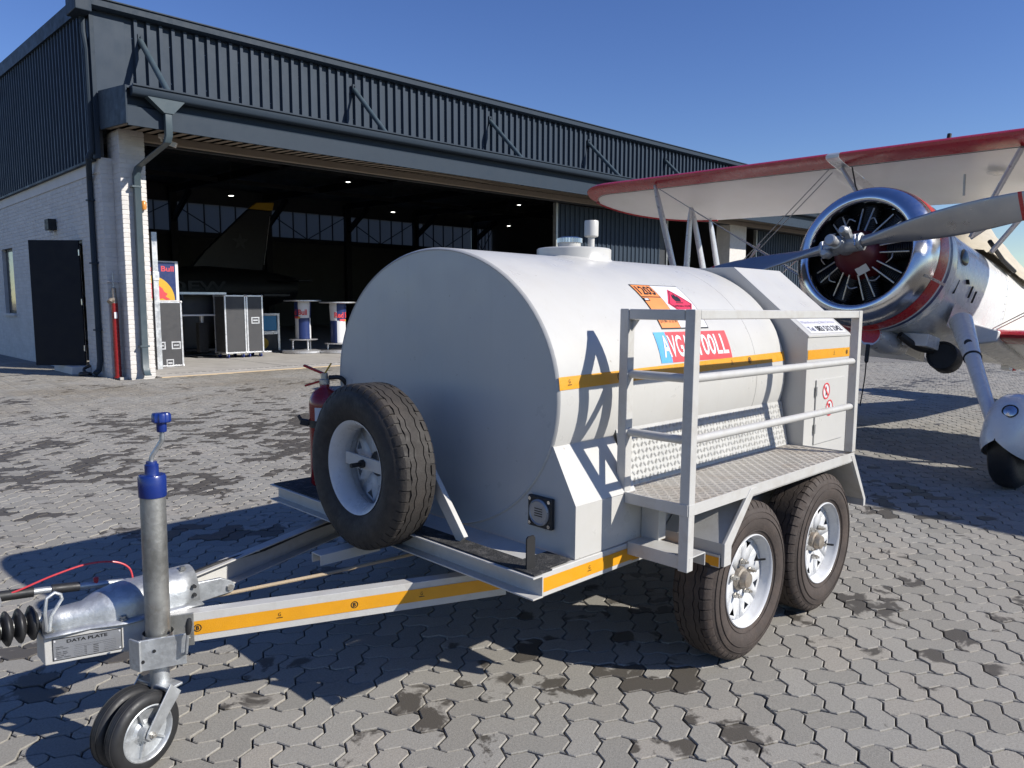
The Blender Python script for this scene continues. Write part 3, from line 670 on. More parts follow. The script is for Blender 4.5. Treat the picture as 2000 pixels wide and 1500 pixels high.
# placard
fp = lambda o_: (lambda u, v: ell(u, th_of(v), o_))
s0, s1 = s_of(25.3), s_of(49.4); PLx0, PLx1 = .735, 1.115
pl_ = decal('hazard_placard', 'black', tr, rectgeo(PLx0, PLx1, s0, s1), fp(.0016), .012)
e = .006
mid = .886; sm = s_of(41.6); sl = s_of(31.0)
decal('placard_panel', 'orange', pl_, rectgeo(PLx0+e, mid-e*.4, sm+e*.5, s1-e), fp(.0026), .012)
decal('placard_panel', 'orange', pl_, rectgeo(PLx0+e, mid-e*.4, sl+e*.3, sm-e*.5), fp(.0026), .012)
decal('placard_panel', 'orange', pl_, rectgeo(PLx0+e, mid-e*.4, s0+e, sl-e*.3), fp(.0026), .012)
decal('placard_panel', 'white2', pl_, rectgeo(mid+e*.1, PLx1-e, s0+e, s1-e), fp(.0026), .012)
def dtext(name, m, parent, body, u0, u1, v0, v1, off, bold=.0, step=.012):
    tv, tf = text_geo(body, 1, bold); return decal(name, m, parent, (fit(tv, u0, u1, v0, v1), tf), fp(off), step)
dtext('lettering', 'black', pl_, '1203', PLx0+.018, mid-.012, sm+.014, s1-.016, .0036, .02)
decal('placard_mark', 'black', pl_, rectgeo(PLx0+e, PLx0+.045, sm-.026, sm-.008), fp(.0036), .01)
decal('placard_mark', 'white2', pl_, rectgeo(PLx0+.010, PLx0+.038, sm-.022, sm-.012), fp(.0044), .01)
dtext('lettering', 'black', pl_, '(27) 861 22 22 30', PLx0+.014, mid-.010, sl-.034, sl-.014, .0036)
dcx, dcy, dr = .999, s_of(38.0), .098
decal('hazard_diamond', 'redhaz', pl_, ([(dcx-dr, dcy), (dcx, dcy-dr), (dcx+dr, dcy), (dcx, dcy+dr)], [(0, 1, 2, 3)]), fp(.0036), .012)
lnw = [(dcx-dr*.9, dcy), (dcx, dcy-dr*.9), (dcx+dr*.9, dcy), (dcx, dcy+dr*.9), (dcx-dr*.86, dcy), (dcx, dcy-dr*.86), (dcx+dr*.86, dcy), (dcx, dcy+dr*.86)]
decal('placard_mark', 'black', pl_, (lnw, [(i, (i+1) % 4, 4+(i+1) % 4, 4+i) for i in range(4)]), fp(.0045), .012)
fl_ = [(-.02, 0), (.02, 0), (.03, .018), (.022, .04), (.012, .03), (.008, .055), (-.006, .038), (-.012, .05), (-.028, .022)]
decal('flame_symbol', 'black', pl_, ([(dcx+x, dcy+.012+y) for x, y in fl_], [tuple(range(len(fl_)))]), fp(.0045), .012)
decal('placard_mark', 'black', pl_, rectgeo(dcx-.03, dcx+.03, dcy+.002, dcy+.007), fp(.0045))
dtext('lettering', 'black', pl_, 'FLAMMABLE LIQUID', dcx-.072, dcx+.072, dcy-.024, dcy-.010, .0045)
dtext('lettering', 'black', pl_, '3', dcx-.012, dcx+.012, dcy-.078, dcy-.046, .0045)
# grade sign
q0, q1 = s_of(10.9), s_of(24.0)
gs = decal('grade_sign', 'redv', tr, rectgeo(.742, 1.243, q0, q1), fp(.0016), .012)
decal('sign_panel', 'bluev', gs, rectgeo(.658, .742, q0, q1), fp(.0017), .012)
dtext('lettering', 'white2', gs, 'AVGAS', .690, .940, q0+.022, q1-.016, .0030, .018)
dtext('lettering', 'white2', gs, '100LL', .968, 1.222, q0+.022, q1-.016, .0030, .018)
# manhole, filler cap and vent
b = MB(); hx, hr = .915, .187
n_ = 48; rg = []
for r_, dz in ((hr+.012, -1), (hr, 0), (hr, 1), (hr-.006, 2)):
    ring = []
    for k in range(n_):
        t = 2*math.pi*k/n_; x, y = hx+r_*math.cos(t), r_*math.sin(t); zt = ZC+RV*math.sqrt(max(0, 1-(y/RH)**2))
        ring.append((x, y, zt-.004 if dz == -1 else zt+.008 if dz == 0 else 1.742 if dz == 1 else 1.747))
    rg.append(ring)
b.loft(rg); mh = b.build('manhole', 'white', tr, angle=40)
cp = MB().lathe([(.056, 0), (.056, .030), (.058, .034)], (.905, .02, 1.746), (0, 0, 1), 28).build('filler_neck', 'white', mh)
b = MB(); rr_ = []
for k in range(48): rr_.append(.064 if k % 2 else .058)
b.loft([[(.905+r_*math.cos(2*math.pi*k/48), .02+r_*math.sin(2*math.pi*k/48), z) for k, r_ in enumerate(rr_)] for z in (1.778, 1.800)]+[[(.905+.045*math.cos(2*math.pi*k/48), .02+.045*math.sin(2*math.pi*k/48), 1.806) for k in range(48)]])
b.build('filler_cap', 'steel', mh, angle=20)
MB().lathe([(.026, 0), (.026, .008), (.0175, .012), (.0175, .062), (.033, .066), (.036, .070), (.036, .140), (.034, .146), (.0, .148)], (.995, -.045, 1.745), (0, 0, 1), 24).build('vent_pipe', 'white', mh, angle=30)
# cradle that carries the tank
HW = .815
def cr(y, z): return (y, z)
cpoly = [(-HW, .552), (HW, .552), (HW, .747), (.705, .948)]
low = [(-RH*math.cos(R(a))*.999, ZC+RV*math.sin(R(a))*.999) for a in range(196, 345, 6)]
outline = [(-HW, .552), (HW, .552), (HW, .747), (.705, .950)]+[(y, z) for y, z in reversed([(-RH*math.cos(R(-a))*.996, ZC+RV*math.sin(R(-a))*.996) for a in range(17, 164, 7)])]+[(-.705, .950), (-HW, .747)]
b = MB(); n_ = len(outline)
top = [o_ for o_ in outline[4:-2]]
# front and back sheets as quad strips between the belly of the tank and the sill
arcs = [(-RH*math.cos(R(-a))*.998, ZC+RV*math.sin(R(-a))*.998) for a in range(16, 165, 4)]
lowe = []
for (y, z) in arcs:
    yy = max(-HW, min(HW, y*1.18)); lowe.append((yy, .552))
def cr_sheet(x):
    v = []; f = []
    for (y, z), (yl, zl) in zip(arcs, lowe):
        edge = abs(y) > .60
        v += [(x, y, z), (x, yl, zl)]
    f = [(2*i, 2*i+1, 2*i+3, 2*i+2) for i in range(len(arcs)-1)]
    return v, f
for x in (.004, XT-.01):
    v, f = cr_sheet(x); b.add(v, f)
    for s_ in ((-1, 1) if x < 1 else (1,)):
        ya, za = arcs[0] if s_ < 0 else arcs[-1]
        yl = -HW if s_ < 0 else HW
        b.add([(x, ya, za), (x, s_*abs(lowe[0][0]), .552), (x, yl, .552), (x, yl, .747)], [(0, 1, 2, 3)])
for s_ in (-1, 1):
    xe = .362 if s_ < 0 else XT-.01
    b.add([(.004, s_*.698, .95), (xe, s_*.698, .95), (xe, s_*HW, .747), (.004, s_*HW, .747), (.004, s_*HW, .552), (XT-.01, s_*HW, .552), (XT-.01, s_*HW, .745), (xe, s_*HW, .745)], [(0, 1, 2, 3), (3, 7, 6, 5, 4)])
b.add([(.362, -.698, .95), (.362, -HW, .747), (.362, -.66, .747)], [(0, 1, 2)])
cra = b.build('cradle', 'white', tr, smooth=False)
cra['label'] = 'white sheet cradle under the tank'
lm = MB().box((-.016, -.716, .640), (.002, -.596, .757)).build('marker_lamp', 'rubber', tr, bevel=.004)
MB().lathe([(.050, 0), (.050, .005), (.044, .009), (.041, .006), (.0, .006)], (-.016, -.656, .6985), (-1, 0, 0), 30).build('lens', 'alu', lm)
for sy in (-1, 1):
    for sz in (-1, 1): MB().cyl((-.016, -.656+sy*.048, .6985+sz*.046), (-1, 0, 0), .007, .004, 10).build('screw', 'steel', lm)
for k in range(4): decal('lettering', 'black', lm, rectgeo(-.676, -.636, .684+k*.009, .688+k*.009), lambda u, v: (-.0227, u, v))
# chassis
FZ0, FZ1 = .462, .550
ch = MB().box((-.215, -.822, FZ0), (2.28, -.762, FZ1)).build('chassis_rail', 'whitef', tr, bevel=.004)
def tapeflat(parent, p, q, hgt, nrm, marks):
    p, q, nrm = Vector(p), Vector(q), Vector(nrm).normalized(); d = (q-p); L_ = d.length; d.normalize(); up = Vector((0, 0, 1))
    f1 = lambda u, v: p+d*u+up*v+nrm*.0018
    f2 = lambda u, v: p+d*u+up*v+nrm*.0030
    t_ = decal('reflective_tape', 'yellow', tr, rectgeo(0, L_, 0, hgt), f1)
    for kind, u in marks:
        g = (lambda u: (lambda x, y: f2(u*L_+x, hgt/2+y)))(u)
        (circled_b if kind == 'B' else small_mark)(g, t_, 0, 0, hgt*.27)
    return t_
tapeflat(ch, (-.205, -.822, .480), (.335, -.822, .480), .050, (0, -1, 0), [('G', .52)])
tapeflat(ch, (.335, -.822, .474), (.80, -.822, .474), .045, (0, -1, 0), [])
MB().box((-.215, .762, FZ0), (2.28, .822, FZ1)).build('chassis_rail', 'whitef', tr, bevel=.004)
# front cross member, a channel open to the front
def channel(parent, name, p, q, wd, ht, th, openv, m='whitef'):
    p, q = Vector(p), Vector(q); o_ = Vector(openv).normalized(); up = Vector((0, 0, 1)); pr = [(0, -ht/2), (wd, -ht/2), (wd, -ht/2+th), (th, -ht/2+th), (th, ht/2-th), (wd, ht/2-th), (wd, ht/2), (0, ht/2)]
    b = MB(); n_ = len(pr); vs = [c_+o_*u+up*v for c_ in (p, q) for u, v in pr]
    fs = [(i, (i+1) % n_, n_+(i+1) % n_, n_+i) for i in range(n_)]+[(0, 1, 2, 3), (3, 4, 7, 0), (4, 5, 6, 7), tuple(n_+k for k in (3, 2, 1, 0)), tuple(n_+k for k in (0, 7, 4, 3)), tuple(n_+k for k in (7, 6, 5, 4))]
    b.add(vs, fs); return b.build(name, m, parent, smooth=False, bevel=.0015)
cmb = channel(tr, 'cross_member', (-.217, -.867, .526), (-.217, .95, .526), .05, .078, .006, (-1, 0, 0))
b = MB(); b.box((-.214, -.76, .551), (-.005, .90, .556)); b.build('shelf', 'whitef', tr, smooth=False)
for a_, c_ in (((-.255, -.86, .5655), (-.165, -.16, .572)), ((-.16, -.82, .5575), (-.02, -.70, .5635)), ((-.255, .40, .5655), (-.02, .93, .572))): boxp('grip_mat', 'grip', tr, a_, c_, .002)
b = MB(); b.prism([(-.205, .556), (-.165, .556), (-.165, .675), (-.172, .684), (-.198, .684), (-.205, .677)], lambda u, v, t: (u-.03, t, v), -.806, -.800); b.build('stop_plate', 'dark', tr, smooth=False)
# draw bars, channels opening inwards
def drawbar(p, q, ht, side):
    d = (Vector(q)-Vector(p)).normalized(); o_ = Vector((-d.y, d.x, 0))*(1 if side > 0 else -1)
    return channel(tr, 'drawbar', p, q, .05, ht, .006, o_)
db1 = drawbar((-1.24, .060, .362), (-.02, -.487, .386), .10, 1)
db2 = drawbar((-1.24, .240, .366), (-.02, .68, .388), .10, -1)
d1 = (Vector((-.02, -.487, 0))-Vector((-1.24, .060, 0))).normalized(); n1 = Vector((d1.y, -d1.x, 0))
pp0 = Vector((-1.24, .060, .339))+d1*.185; pp1 = Vector((-.02, -.487, .363))-d1*.02
tapeflat(db1, pp0, pp1, .048, n1, [('B', .035), ('G', .27), ('B', .50), ('G', .72)])
b = MB(); b.tube([(-1.02, .30, .418), (-.8, .375, .425), (-.55, .455, .412), (-.3, .54, .424), (-.05, .62, .42)], .009, 8); b.build('brake_line', 'rubber', db2)
for t in (.25, .52, .8):
    p_ = Vector((-1.24, .228, .43)).lerp(Vector((-.02, .68, .43)), t)+Vector((.01, -.02, -.008)); MB().box(tuple(p_-Vector((.014, .012, .006))), tuple(p_+Vector((.014, .012, .006)))).build('cable_clip', 'whitef', db2)
b = MB(); b.tube([(-.95, .12, .40), (-.5, .04, .40), (-.05, -.06, .42), (.5, -.1, .45)], .007, 8); b.build('brake_rod', 'rope', tr)
# spare wheel carrier
sp_c = (-.395, .035, .812)
for yy in (-.02, .10): MB().bar((-.20, yy, .56), (-.20, yy, .92), .05, .05).build('carrier_post', 'whitef', tr, bevel=.003)
b = MB().bar((-.185, -.12, .93), (-.185, -.42, .575), .05, .022, (1, 0, 0)); b.build('carrier_brace', 'whitef', tr, bevel=.002)
b = MB().bar((-.185, .20, .93), (-.185, .50, .575), .05, .022, (1, 0, 0)); b.build('carrier_brace', 'whitef', tr, bevel=.002)
b = MB(); pr = [(-.035, .465), (.035, .465), (.035, .423), (.030, .423), (.030, .460), (-.030, .460), (-.030, .423), (-.035, .423)]
b.prism(pr, lambda u, v, t: (t, u+.11, v), -.50, -.218); b.build('carrier_tray', 'whitef', tr, smooth=False)

# ------------------------------------------------------------------ wheels
def make_wheel(root_parent, name, centre, tm, face):
    """face: unit axis pointing out of the dished side"""
    w_ = bpy.data.objects.new(name, None); COL.objects.link(w_); w_.parent = root_parent; w_.empty_display_size = .1
    OFF[w_.name] = Vector((0, 0, 0))
    w_.location = Vector(centre)-OFF[root_parent.name]
    w_.rotation_mode = 'QUATERNION'; w_.rotation_quaternion = Vector((0, -1, 0)).rotation_difference(Vector(face))
    return w_
def wheel_parts(w_, tm, rear=False):
    A = (0, -1, 0); RT = .333; W = .098
    prof = [(.1875, -.066), (.190, -.076), (.205, -.086), (.235, -.099), (.262, -.101), (.285, -.097), (.300, -.090), (.313, -.081), (.320, -.074)]
    full = prof+[(.327, -.070)]
    b = MB()
    b.lathe([(r_, h) for r_, h in full]+[(.3275, -.055), (.3285, -.02), (.3285, .02), (.3275, .055)]+[(r_, -h) for r_, h in reversed(full)]+[(.193, .05), (.193, -.05), (.1875, -.066)], (0, 0, 0), A, 72)
    # rings moulded into the wall
    for r_, h in ((.214, .0925), (.268, .1022), (.292, .0955)): b.tube([(r_*math.cos(t*2*math.pi/60), -h, r_*math.sin(t*2*math.pi/60)) for t in range(60)], .0016, 5, closed=True)
    ty = b.build('tyre', tm, w_, angle=40)
    # tread: zigzag ribs parted by zigzag grooves
    def strip(y0, y1, amp, n_, ph, r0=.3265, r1=.334):
        b = MB(); vs = []; k2 = n_*2
        for i in range(k2):
            t = 2*math.pi*i/k2; s_ = amp if i % 2 else -amp
            t += ph
            for yy, rr in ((y0+s_, r0), (y0+s_, r1), (y1+s_, r1), (y1+s_, r0)): vs.append((rr*math.cos(t), yy, rr*math.sin(t)))
        fs = [(4*i+j, 4*((i+1) % k2)+j, 4*((i+1) % k2)+j+1, 4*i+j+1) for i in range(k2) for j in range(3)]
        b.add(vs, fs); return b
    tb = MB()
    for y0, y1 in ((-.020, .020), (-.0445, -.0245), (.0245, .0445)):
        q = strip(y0, y1, .0035, 36, 0); tb.add(q.v, q.f)
    for s_ in (-1, 1):   # shoulder blocks with sipes
        n_ = 48
        for i in range(n_):
            t0, t1 = 2*math.pi*i/n_, 2*math.pi*(i+.86)/n_; o_ = .0035*(1 if i % 2 else -1)
            q = [(.3275, .049+o_*.6), (.334, .049+o_*.6), (.3325, .066), (.326, .075), (.312, .0845), (.306, .086)]
            vs = [(r_*math.cos(t), s_*y, r_*math.sin(t)) for t in (t0, t1) for r_, y in q]; m_ = len(q)
            tb.add(vs, [(j, j+1, m_+j+1, m_+j) for j in range(m_-1)]+[tuple(range(m_)), tuple(range(m_, 2*m_))])
    # rib centre sipes
    tr_ = tb.build('tread', tm, w_, angle=30)
    # rim
    b = MB()
    b.lathe([(.189, -.074), (.196, -.080), (.196, -.086), (.1925, -.0885), (.188, -.085), (.184, -.074), (.181, -.06), (.176, -.052), (.173, -.02), (.166, -.012), (.158, .0), (.155, .03), (.170, .06), (.178, .074), (.190, .080)], (0, 0, 0), (0, 1, 0), 72)
    rim = b.build('rim', 'rim', w_, angle=40)
    # dished disc with window openings
    b = MB(); n_ = 8; yd = .012
    ri, ro, rimr = .052, .104, .1745
    def P3(r_, t, y): return (r_*math.cos(t), y, r_*math.sin(t))
    for i in range(n_):
        t0 = 2*math.pi*i/n_; dt = 2*math.pi/n_
        # spoke between two triangular windows: window spans the middle of the sector near the rim
        ta, tb_, tc = t0, t0+dt*.5, t0+dt
        w0, w1 = t0+dt*.25, t0+dt*.75
        yi, ym, yo = -.034, -.037, -.040
        A0 = P3(ri, ta, yi); A1 = P3(ri, tb_, yi); A2 = P3(ri, tc, yi)
        B0 = P3(ro, ta, ym); B1 = P3(ro, tb_, ym); B2 = P3(ro, tc, ym)
        C0 = P3(rimr, ta, yo); C1 = P3(rimr, w0, yo); C2 = P3(rimr, w1, yo); C3 = P3(rimr, tc, yo)
        Dm = P3(.124, tb_, -.0375); E0 = P3(.159, w0+.05, -.0395); E1 = P3(.159, w1-.05, -.0395); F_ = P3(rimr, tb_, yo)
        b.add([A0, A1, A2, B0, B1, B2, C0, C1, C2, C3, Dm, E0, E1, F_], [(0, 1, 4, 3), (1, 2, 5, 4), (3, 4, 10, 11), (3, 11, 7, 6), (4, 5, 12, 10), (5, 9, 8, 12), (7, 11, 12, 8)])
    dsc = b.build('wheel_disc', 'rim', w_, angle=30)
    md = dsc.modifiers.new('thick', 'SOLIDIFY'); md.thickness = .004; md.offset = 0
    if not rear: MB().lathe([(.166, -.014), (.12, -.016), (.05, -.018), (0, -.018)], (0, 0, 0), (0, 1, 0), 24).build('drum_shade_disc', 'dark', w_)  # drum drawn as black disc close behind, giving the windows their shade
    return rim
def hub_parts(w_):
    h = MB().lathe([(.052, -.034), (.046, -.052), (.036, -.056), (.034, -.072), (.030, -.080), (.0, -.082)], (0, 0, 0), (0, 1, 0), 24).build('hub', 'hub', w_, angle=30)
    for k in range(5):
        t = 2*math.pi*k/5+.3
        b = MB(); b.lathe([(.013, -.042), (.013, -.048), (.0105, -.0485), (.0105, -.064)], (.075*math.cos(t), 0, .075*math.sin(t)), (0, 1, 0), 6, cap1=True); b.lathe([(.006, -.062), (.006, -.074)], (.075*math.cos(t), 0, .075*math.sin(t)), (0, 1, 0), 10, cap1=True)
        b.build('wheel_nut', 'nut', w_, smooth=False)
w1 = make_wheel(tr, 'wheel', (.8366, -.978, .333+TP*(.8366-1.2)), 'tyre2', (0, -1, 0)); w1['label'] = 'front axle wheel on the walkway side'
wheel_parts(w1, 'tyre2'); hub_parts(w1)
MB().tube([(.128, -.044, .05), (.14, -.08, .06)], .005, 6).build('valve_stem', 'rubber', w1)
def copy_wheel(src, centre, face):
    c_ = copy_tree(src, tr); c_.location = Vector(centre)-OFF['fuel_trailer']; c_.rotation_quaternion = Vector((0, -1, 0)).rotation_difference(Vector(face)) if Vector(face).y < .9 else Matrix.Rotation(math.pi, 3, 'Z').to_quaternion(); return c_
w2 = copy_wheel(w1, (1.5499, -.978, .333+TP*(1.55-1.2)), (0, -1, 0)); w2['label'] = 'rear axle wheel on the walkway side'; 
w2.rotation_quaternion = Matrix.Rotation(R(40), 3, 'Y').to_quaternion()
for x in (.8366, 1.5499):
    w3 = copy_wheel(w1, (x, .978, .333+TP*(x-1.2)), (0, 1, 0)); w3['label'] = 'wheel on the far side of the tank'
    MB().tube([(x, -.86, .333+TP*(x-1.2)), (x, .86, .333+TP*(x-1.2))], .03, 12).build('axle', 'dark', tr)
# the spare: same wheel with its hollow back to the camera
sw = make_wheel(tr, 'spare_wheel', (-.300, .018, .812), 'tyre', (1, 0, 0)); sw['label'] = 'spare wheel showing its hollow white rim'
wheel_parts(sw, 'tyre', True)
for k in range(5):
    t = 2*math.pi*k/5; MB().cyl((.075*math.cos(t), -.046, .075*math.sin(t)), (0, 1, 0), .010, .010, 12).build('bolt_hole', 'dark', sw)
b = MB().bar((-.34, .13, .835), (-.34, -.12, .825), .012, .050, (0, 0, 1)); cb = b.build('clamp_bar', 'whitef', tr, bevel=.002)
b = MB().tube([(-.33, .0, .826), (-.405, .0, .826)], .009, 10); b.lathe([(.017, 0), (.017, .016)], (-.346, .0, .826), (-1, 0, 0), 6, cap0=True, cap1=True); b.build('clamp_stud', 'dark', cb, smooth=False)

# ------------------------------------------------------------------ walkway
DX0, DX1, DY0, DY1, DZ = .292, 1.788, -1.095, -.757, .748
kk = MB().box((DX0+.003, DY0+.003, DZ-.004), (DX1-.003, DY1, DZ)).build('deck_plate', 'tread', tr, smooth=False)
def tread_bars(fn, u0, u1, v0, v1, name, m, parent):
    b = MB(); g = .027; i = 0; u = u0+g/2
    while u < u1-g/2+.001:
        v = v0+g/2; j = 0
        while v < v1-g/2+.001:
            d = (1, 1) if (i+j) % 2 else (1, -1); px, py = d[0]/1.414, d[1]/1.414; qx, qy = -py, px
            for s_ in (-.0085, -.0043, 0, .0043, .0085):
                L_ = .0085 if s_ else .0105
                c0, c1 = u+qx*s_, v+qy*s_
                P_ = [fn(c0-px*L_, c1-py*L_, 0), fn(c0+qx*.0011, c1+qy*.0011, 0), fn(c0+px*L_, c1+py*L_, 0), fn(c0-qx*.0011, c1-qy*.0011, 0), fn(c0-px*L_*.5, c1-py*L_*.5, .0013), fn(c0+px*L_*.5, c1+py*L_*.5, .0007)]
                b.add(P_, [(0, 3, 4), (3, 5, 4), (3, 2, 5), (2, 1, 5), (1, 4, 5), (1, 0, 4)])
            v += g; j += 1
        u += g; i += 1
    o = b.build(name, m, parent, smooth=False, recalc=False); o['kind'] = 'stuff'; return o
tread_bars(lambda u, v, h: (u, v, DZ+.0002+h), DX0+.01, DX1-.01, DY0+.01, DY1, 'tread_bars', 'tread', kk)
# kick plate leaning from the deck up to the tank
KX0 = .365
KA = Vector((0, DY1, DZ+.001)); KB = Vector((0, -.711, .974)); kd = (KB-KA); kl = kd.length; kd.normalize(); kn = Vector((0, -kd.z, kd.y))
kp = MB(); kp.add([(KX0, *KA.yz), (1.782, *KA.yz), (1.782, *KB.yz), (KX0, *KB.yz)], [(0, 1, 2, 3)]); kp = kp.build('kick_plate', 'tread2', tr, smooth=False, recalc=False)
kp.modifiers.new('thick', 'SOLIDIFY').thickness = .003
tread_bars(lambda u, v, h: (u, KA.y+kd.y*v+kn.y*(h+.0018), KA.z+kd.z*v+kn.z*(h+.0018)), KX0+.005, 1.778, .005, kl, 'tread_bars', 'tread2', kp)
# rim angles of the deck
b = MB().box((DX0, DY0-.004, DZ-.036), (DX1, DY0+.0025, DZ+.006)).box((DX0-.004, DY0, DZ-.036), (DX0+.0025, -.816, DZ+.006)); b.box((DX1-.003, DY0, DZ-.036), (DX1+.003, -.835, DZ+.006))
b.build('deck_edge', 'whitef', tr, bevel=.0012)
for x in (.50, .80, 1.15, 1.5): MB().box((x, -1.09, DZ-.034), (x+.03, -.817, DZ-.006)).build('deck_bearer', 'whitef', tr, smooth=False)
boxp('deck_bracket', 'whitef', tr, (.40, -.90, .556), (.45, -.817, DZ-.037), .003)
# mudguard
mgp = [(.550, .500), (.550, .556), (.736, .708), (1.765, .708), (1.945, .492)]
b = MB()
v = [(x, y, z) for x, z in mgp for y in (-1.092, -.823)]
b.add(v, [(2*i, 2*i+1, 2*i+3, 2*i+2) for i in range(len(mgp)-1)]); mg = b.build('mudguard', 'whitef', tr, smooth=False)
mg.modifiers.new('thick', 'SOLIDIFY').thickness = .003
lip = MB().prism([(.546, .466), (.546, .556), (.738, .744), (.786, .744), (.600, .540), (.600, .466)], lambda u, v, t: (u, t, v), -1.103, -1.088)
lip.build('mudguard_lip', 'whitef', mg, bevel=.003)
lip = MB().prism([(1.745, .742), (1.785, .742), (1.962, .492), (1.962, .455), (1.938, .455), (1.938, .49)], lambda u, v, t: (u, t, v), -1.101, -1.089).build('mudguard_lip', 'whitef', mg, bevel=.002)
MB().box((1.944, -1.088, .455), (1.950, -.823, .495)).build('mudguard_tail', 'whitef', mg, smooth=False)
MB().box((.538, -1.086, .462), (.5465, -.823, .512)).build('mudguard_front', 'whitef', mg, smooth=False)
decal('reflective_tape', 'yellow', tr, rectgeo(-1.085, -.825, .466, .503), lambda u, v: (.5362, u, v))
# step
b = MB(); pr = [(0, .507), (.005, .507), (.005, .553), (.105, .553), (.105, .507), (.110, .507), (.110, .558), (0, .558)]
b.prism(pr, lambda u, v, t: (.304+u, t, v), -1.099, -.824); b.build('step', 'whitef', tr, smooth=False, bevel=.0015)
# railing
T = .041; ZT = 1.452
rail = MB().box((DX0, DY0-.003, .504), (DX0+T, DY0+T-.003, ZT))
rail = rail.build('guard_rail', 'whitef', tr, bevel=.004); rail['label'] = 'white square tube walkway guard rail'
YI = -.772
boxp('rail_post', 'whitef', rail, (DX0, YI-T, DZ+.004), (DX0+T, YI, ZT), .004)
boxp('rail_post', 'whitef', rail, (DX1-T+.012, DY0-.003, DZ+.008), (DX1+.012, DY0+T*.9, ZT), .004)
boxp('top_rail', 'whitef', rail, (DX0+T+.001, DY0-.002, ZT-.036), (DX1+.012-T-.001, DY0+T-.004, ZT-.001), .004)
boxp('top_rail', 'whitef', rail, (DX0+.001, DY0+T-.002, ZT-.04), (DX0+T-.001, YI-T-.001, ZT-.001), .004)
for z in (1.206, .983):
    MB().tube([(DX0+T-.005, DY0+.020, z), (DX1-.025, DY0+.020, z)], .0160, 16).build('mid_rail', 'whitef', rail)
    MB().tube([(DX0+.022, DY0+T-.010, z), (DX0+.022, YI-T+.006, z)], .0160, 16).build('mid_rail', 'whitef', rail)
MB().prism([(YI-T, ZT-.041), (YI-T-.032, ZT-.041), (YI-T, ZT-.085)], lambda u, v, t: (t, u, v), DX0+.020, DX0+.026).build('gusset', 'whitef', rail, smooth=False)

# ------------------------------------------------------------------ pump cabinet behind the tank
CX0, CX1 = 1.80, 2.345; CYN = -.831
cs = [(CYN, .56), (CYN, 1.324), (-.396, 1.683), (.396, 1.683), (-CYN, 1.324), (-CYN, .56)]
cab = MB().prism(cs, lambda u, v, t: (t, u, v), CX0, CX1).build('pump_cabinet', 'white', tr, bevel=.004); cab['label'] = 'white pump cabinet with sloping shoulders'
cd = boxp('cabinet_door', 'white', tr, (CX0+.115, CYN-.008, .74), (CX1-.06, CYN-.001, 1.085), .002)
for zz in (.80, 1.0): MB().cyl((CX0+.113, CYN-.010, zz), (0, 0, 1), .006, .05, 8).build('hinge', 'whitef', cd)
MB().box((CX1-.10, CYN-.014, .895), (CX1-.075, CYN-.009, .925)).build('latch', 'steel', cd, bevel=.002)
fc = lambda o_: (lambda u, v: (u, CYN-.008-o_, v))
def nosign(u, v, r_, kind):
    sg = decal('prohibition_sign', 'white2', cd, circgeo(u, v, r_), fc(.0008))
    decal('sign_ring', 'redv', cd, circgeo(u, v, r_*.98, 28, r_*.80), fc(.0022))
    if kind == 0: geo = ([(u-r_*.12, v-r_*.55), (u+r_*.12, v-r_*.55), (u+r_*.14, v+r_*.2), (u+r_*.05, v+r_*.6), (u-r_*.10, v+r_*.25)], [(0, 1, 2, 3, 4)])
    else: geo = ([(u-r_*.22, v-r_*.5), (u+r_*.18, v-r_*.5), (u+r_*.18, v+r_*.5), (u-r_*.22, v+r_*.5)], [(0, 1, 2, 3)])
    decal('sign_symbol', 'black', cd, geo, fc(.0016))
    s_ = r_*.09; a_ = r_*.62
    decal('sign_slash', 'redv', cd, ([(u-a_-s_, v+a_-s_), (u-a_+s_, v+a_+s_), (u+a_+s_, v-a_+s_), (u+a_-s_, v-a_-s_)], [(0, 1, 2, 3)]), fc(.0024))
nosign(CX0+.235, 1.02, .046, 0); nosign(CX0+.285, .925, .046, 1)
def tapecab():
    f = lambda o_: (lambda u, v: (u, CYN-o_, v)); t_ = decal('reflective_tape', 'yellow', tr, rectgeo(CX0+.004, CX1-.004, 1.196, 1.246), f(.0018))
    small_mark(lambda x, y: (CX0+.33+x, CYN-.003, 1.221+y), t_, 0, 0, .013); circled_b(lambda x, y: (CX0+.50+x, CYN-.003, 1.221+y), t_, 0, 0, .013)
tapecab()
sl0, sl1 = Vector((0, CYN, 1.324)), Vector((0, -.396, 1.683)); sld = (sl1-sl0).normalized(); sln = Vector((0, -sld.z, sld.y))
def fs_(o_): return lambda u, v: (u, sl0.y+sld.y*v+sln.y*o_, sl0.z+sld.z*v+sln.z*o_)
np_ = decal('phone_plate', 'white2', tr, rectgeo(CX0+.055, CX1-.04, .012, .125), fs_(.0015))
tv, tf = text_geo('083 512 2342', 1, .02); decal('lettering', 'black', np_, (fit(tv, CX0+.17, CX1-.06, .024, .066), tf), fs_(.003))
tv, tf = text_geo('Tel', 1, .0); decal('lettering', 'navy', np_, (fit(tv, CX0+.075, CX0+.14, .026, .060), tf), fs_(.003))
tv, tf = text_geo('Manufacturing Sales Service', 1, .0); decal('lettering', 'lav', np_, (fit(tv, CX0+.075, CX1-.06, .080, .108), tf), fs_(.003))
boxp('drip_edge', 'white', cab, (CX0-.004, CYN-.006, 1.312), (CX1+.004, CYN-.0005, 1.322), .001)

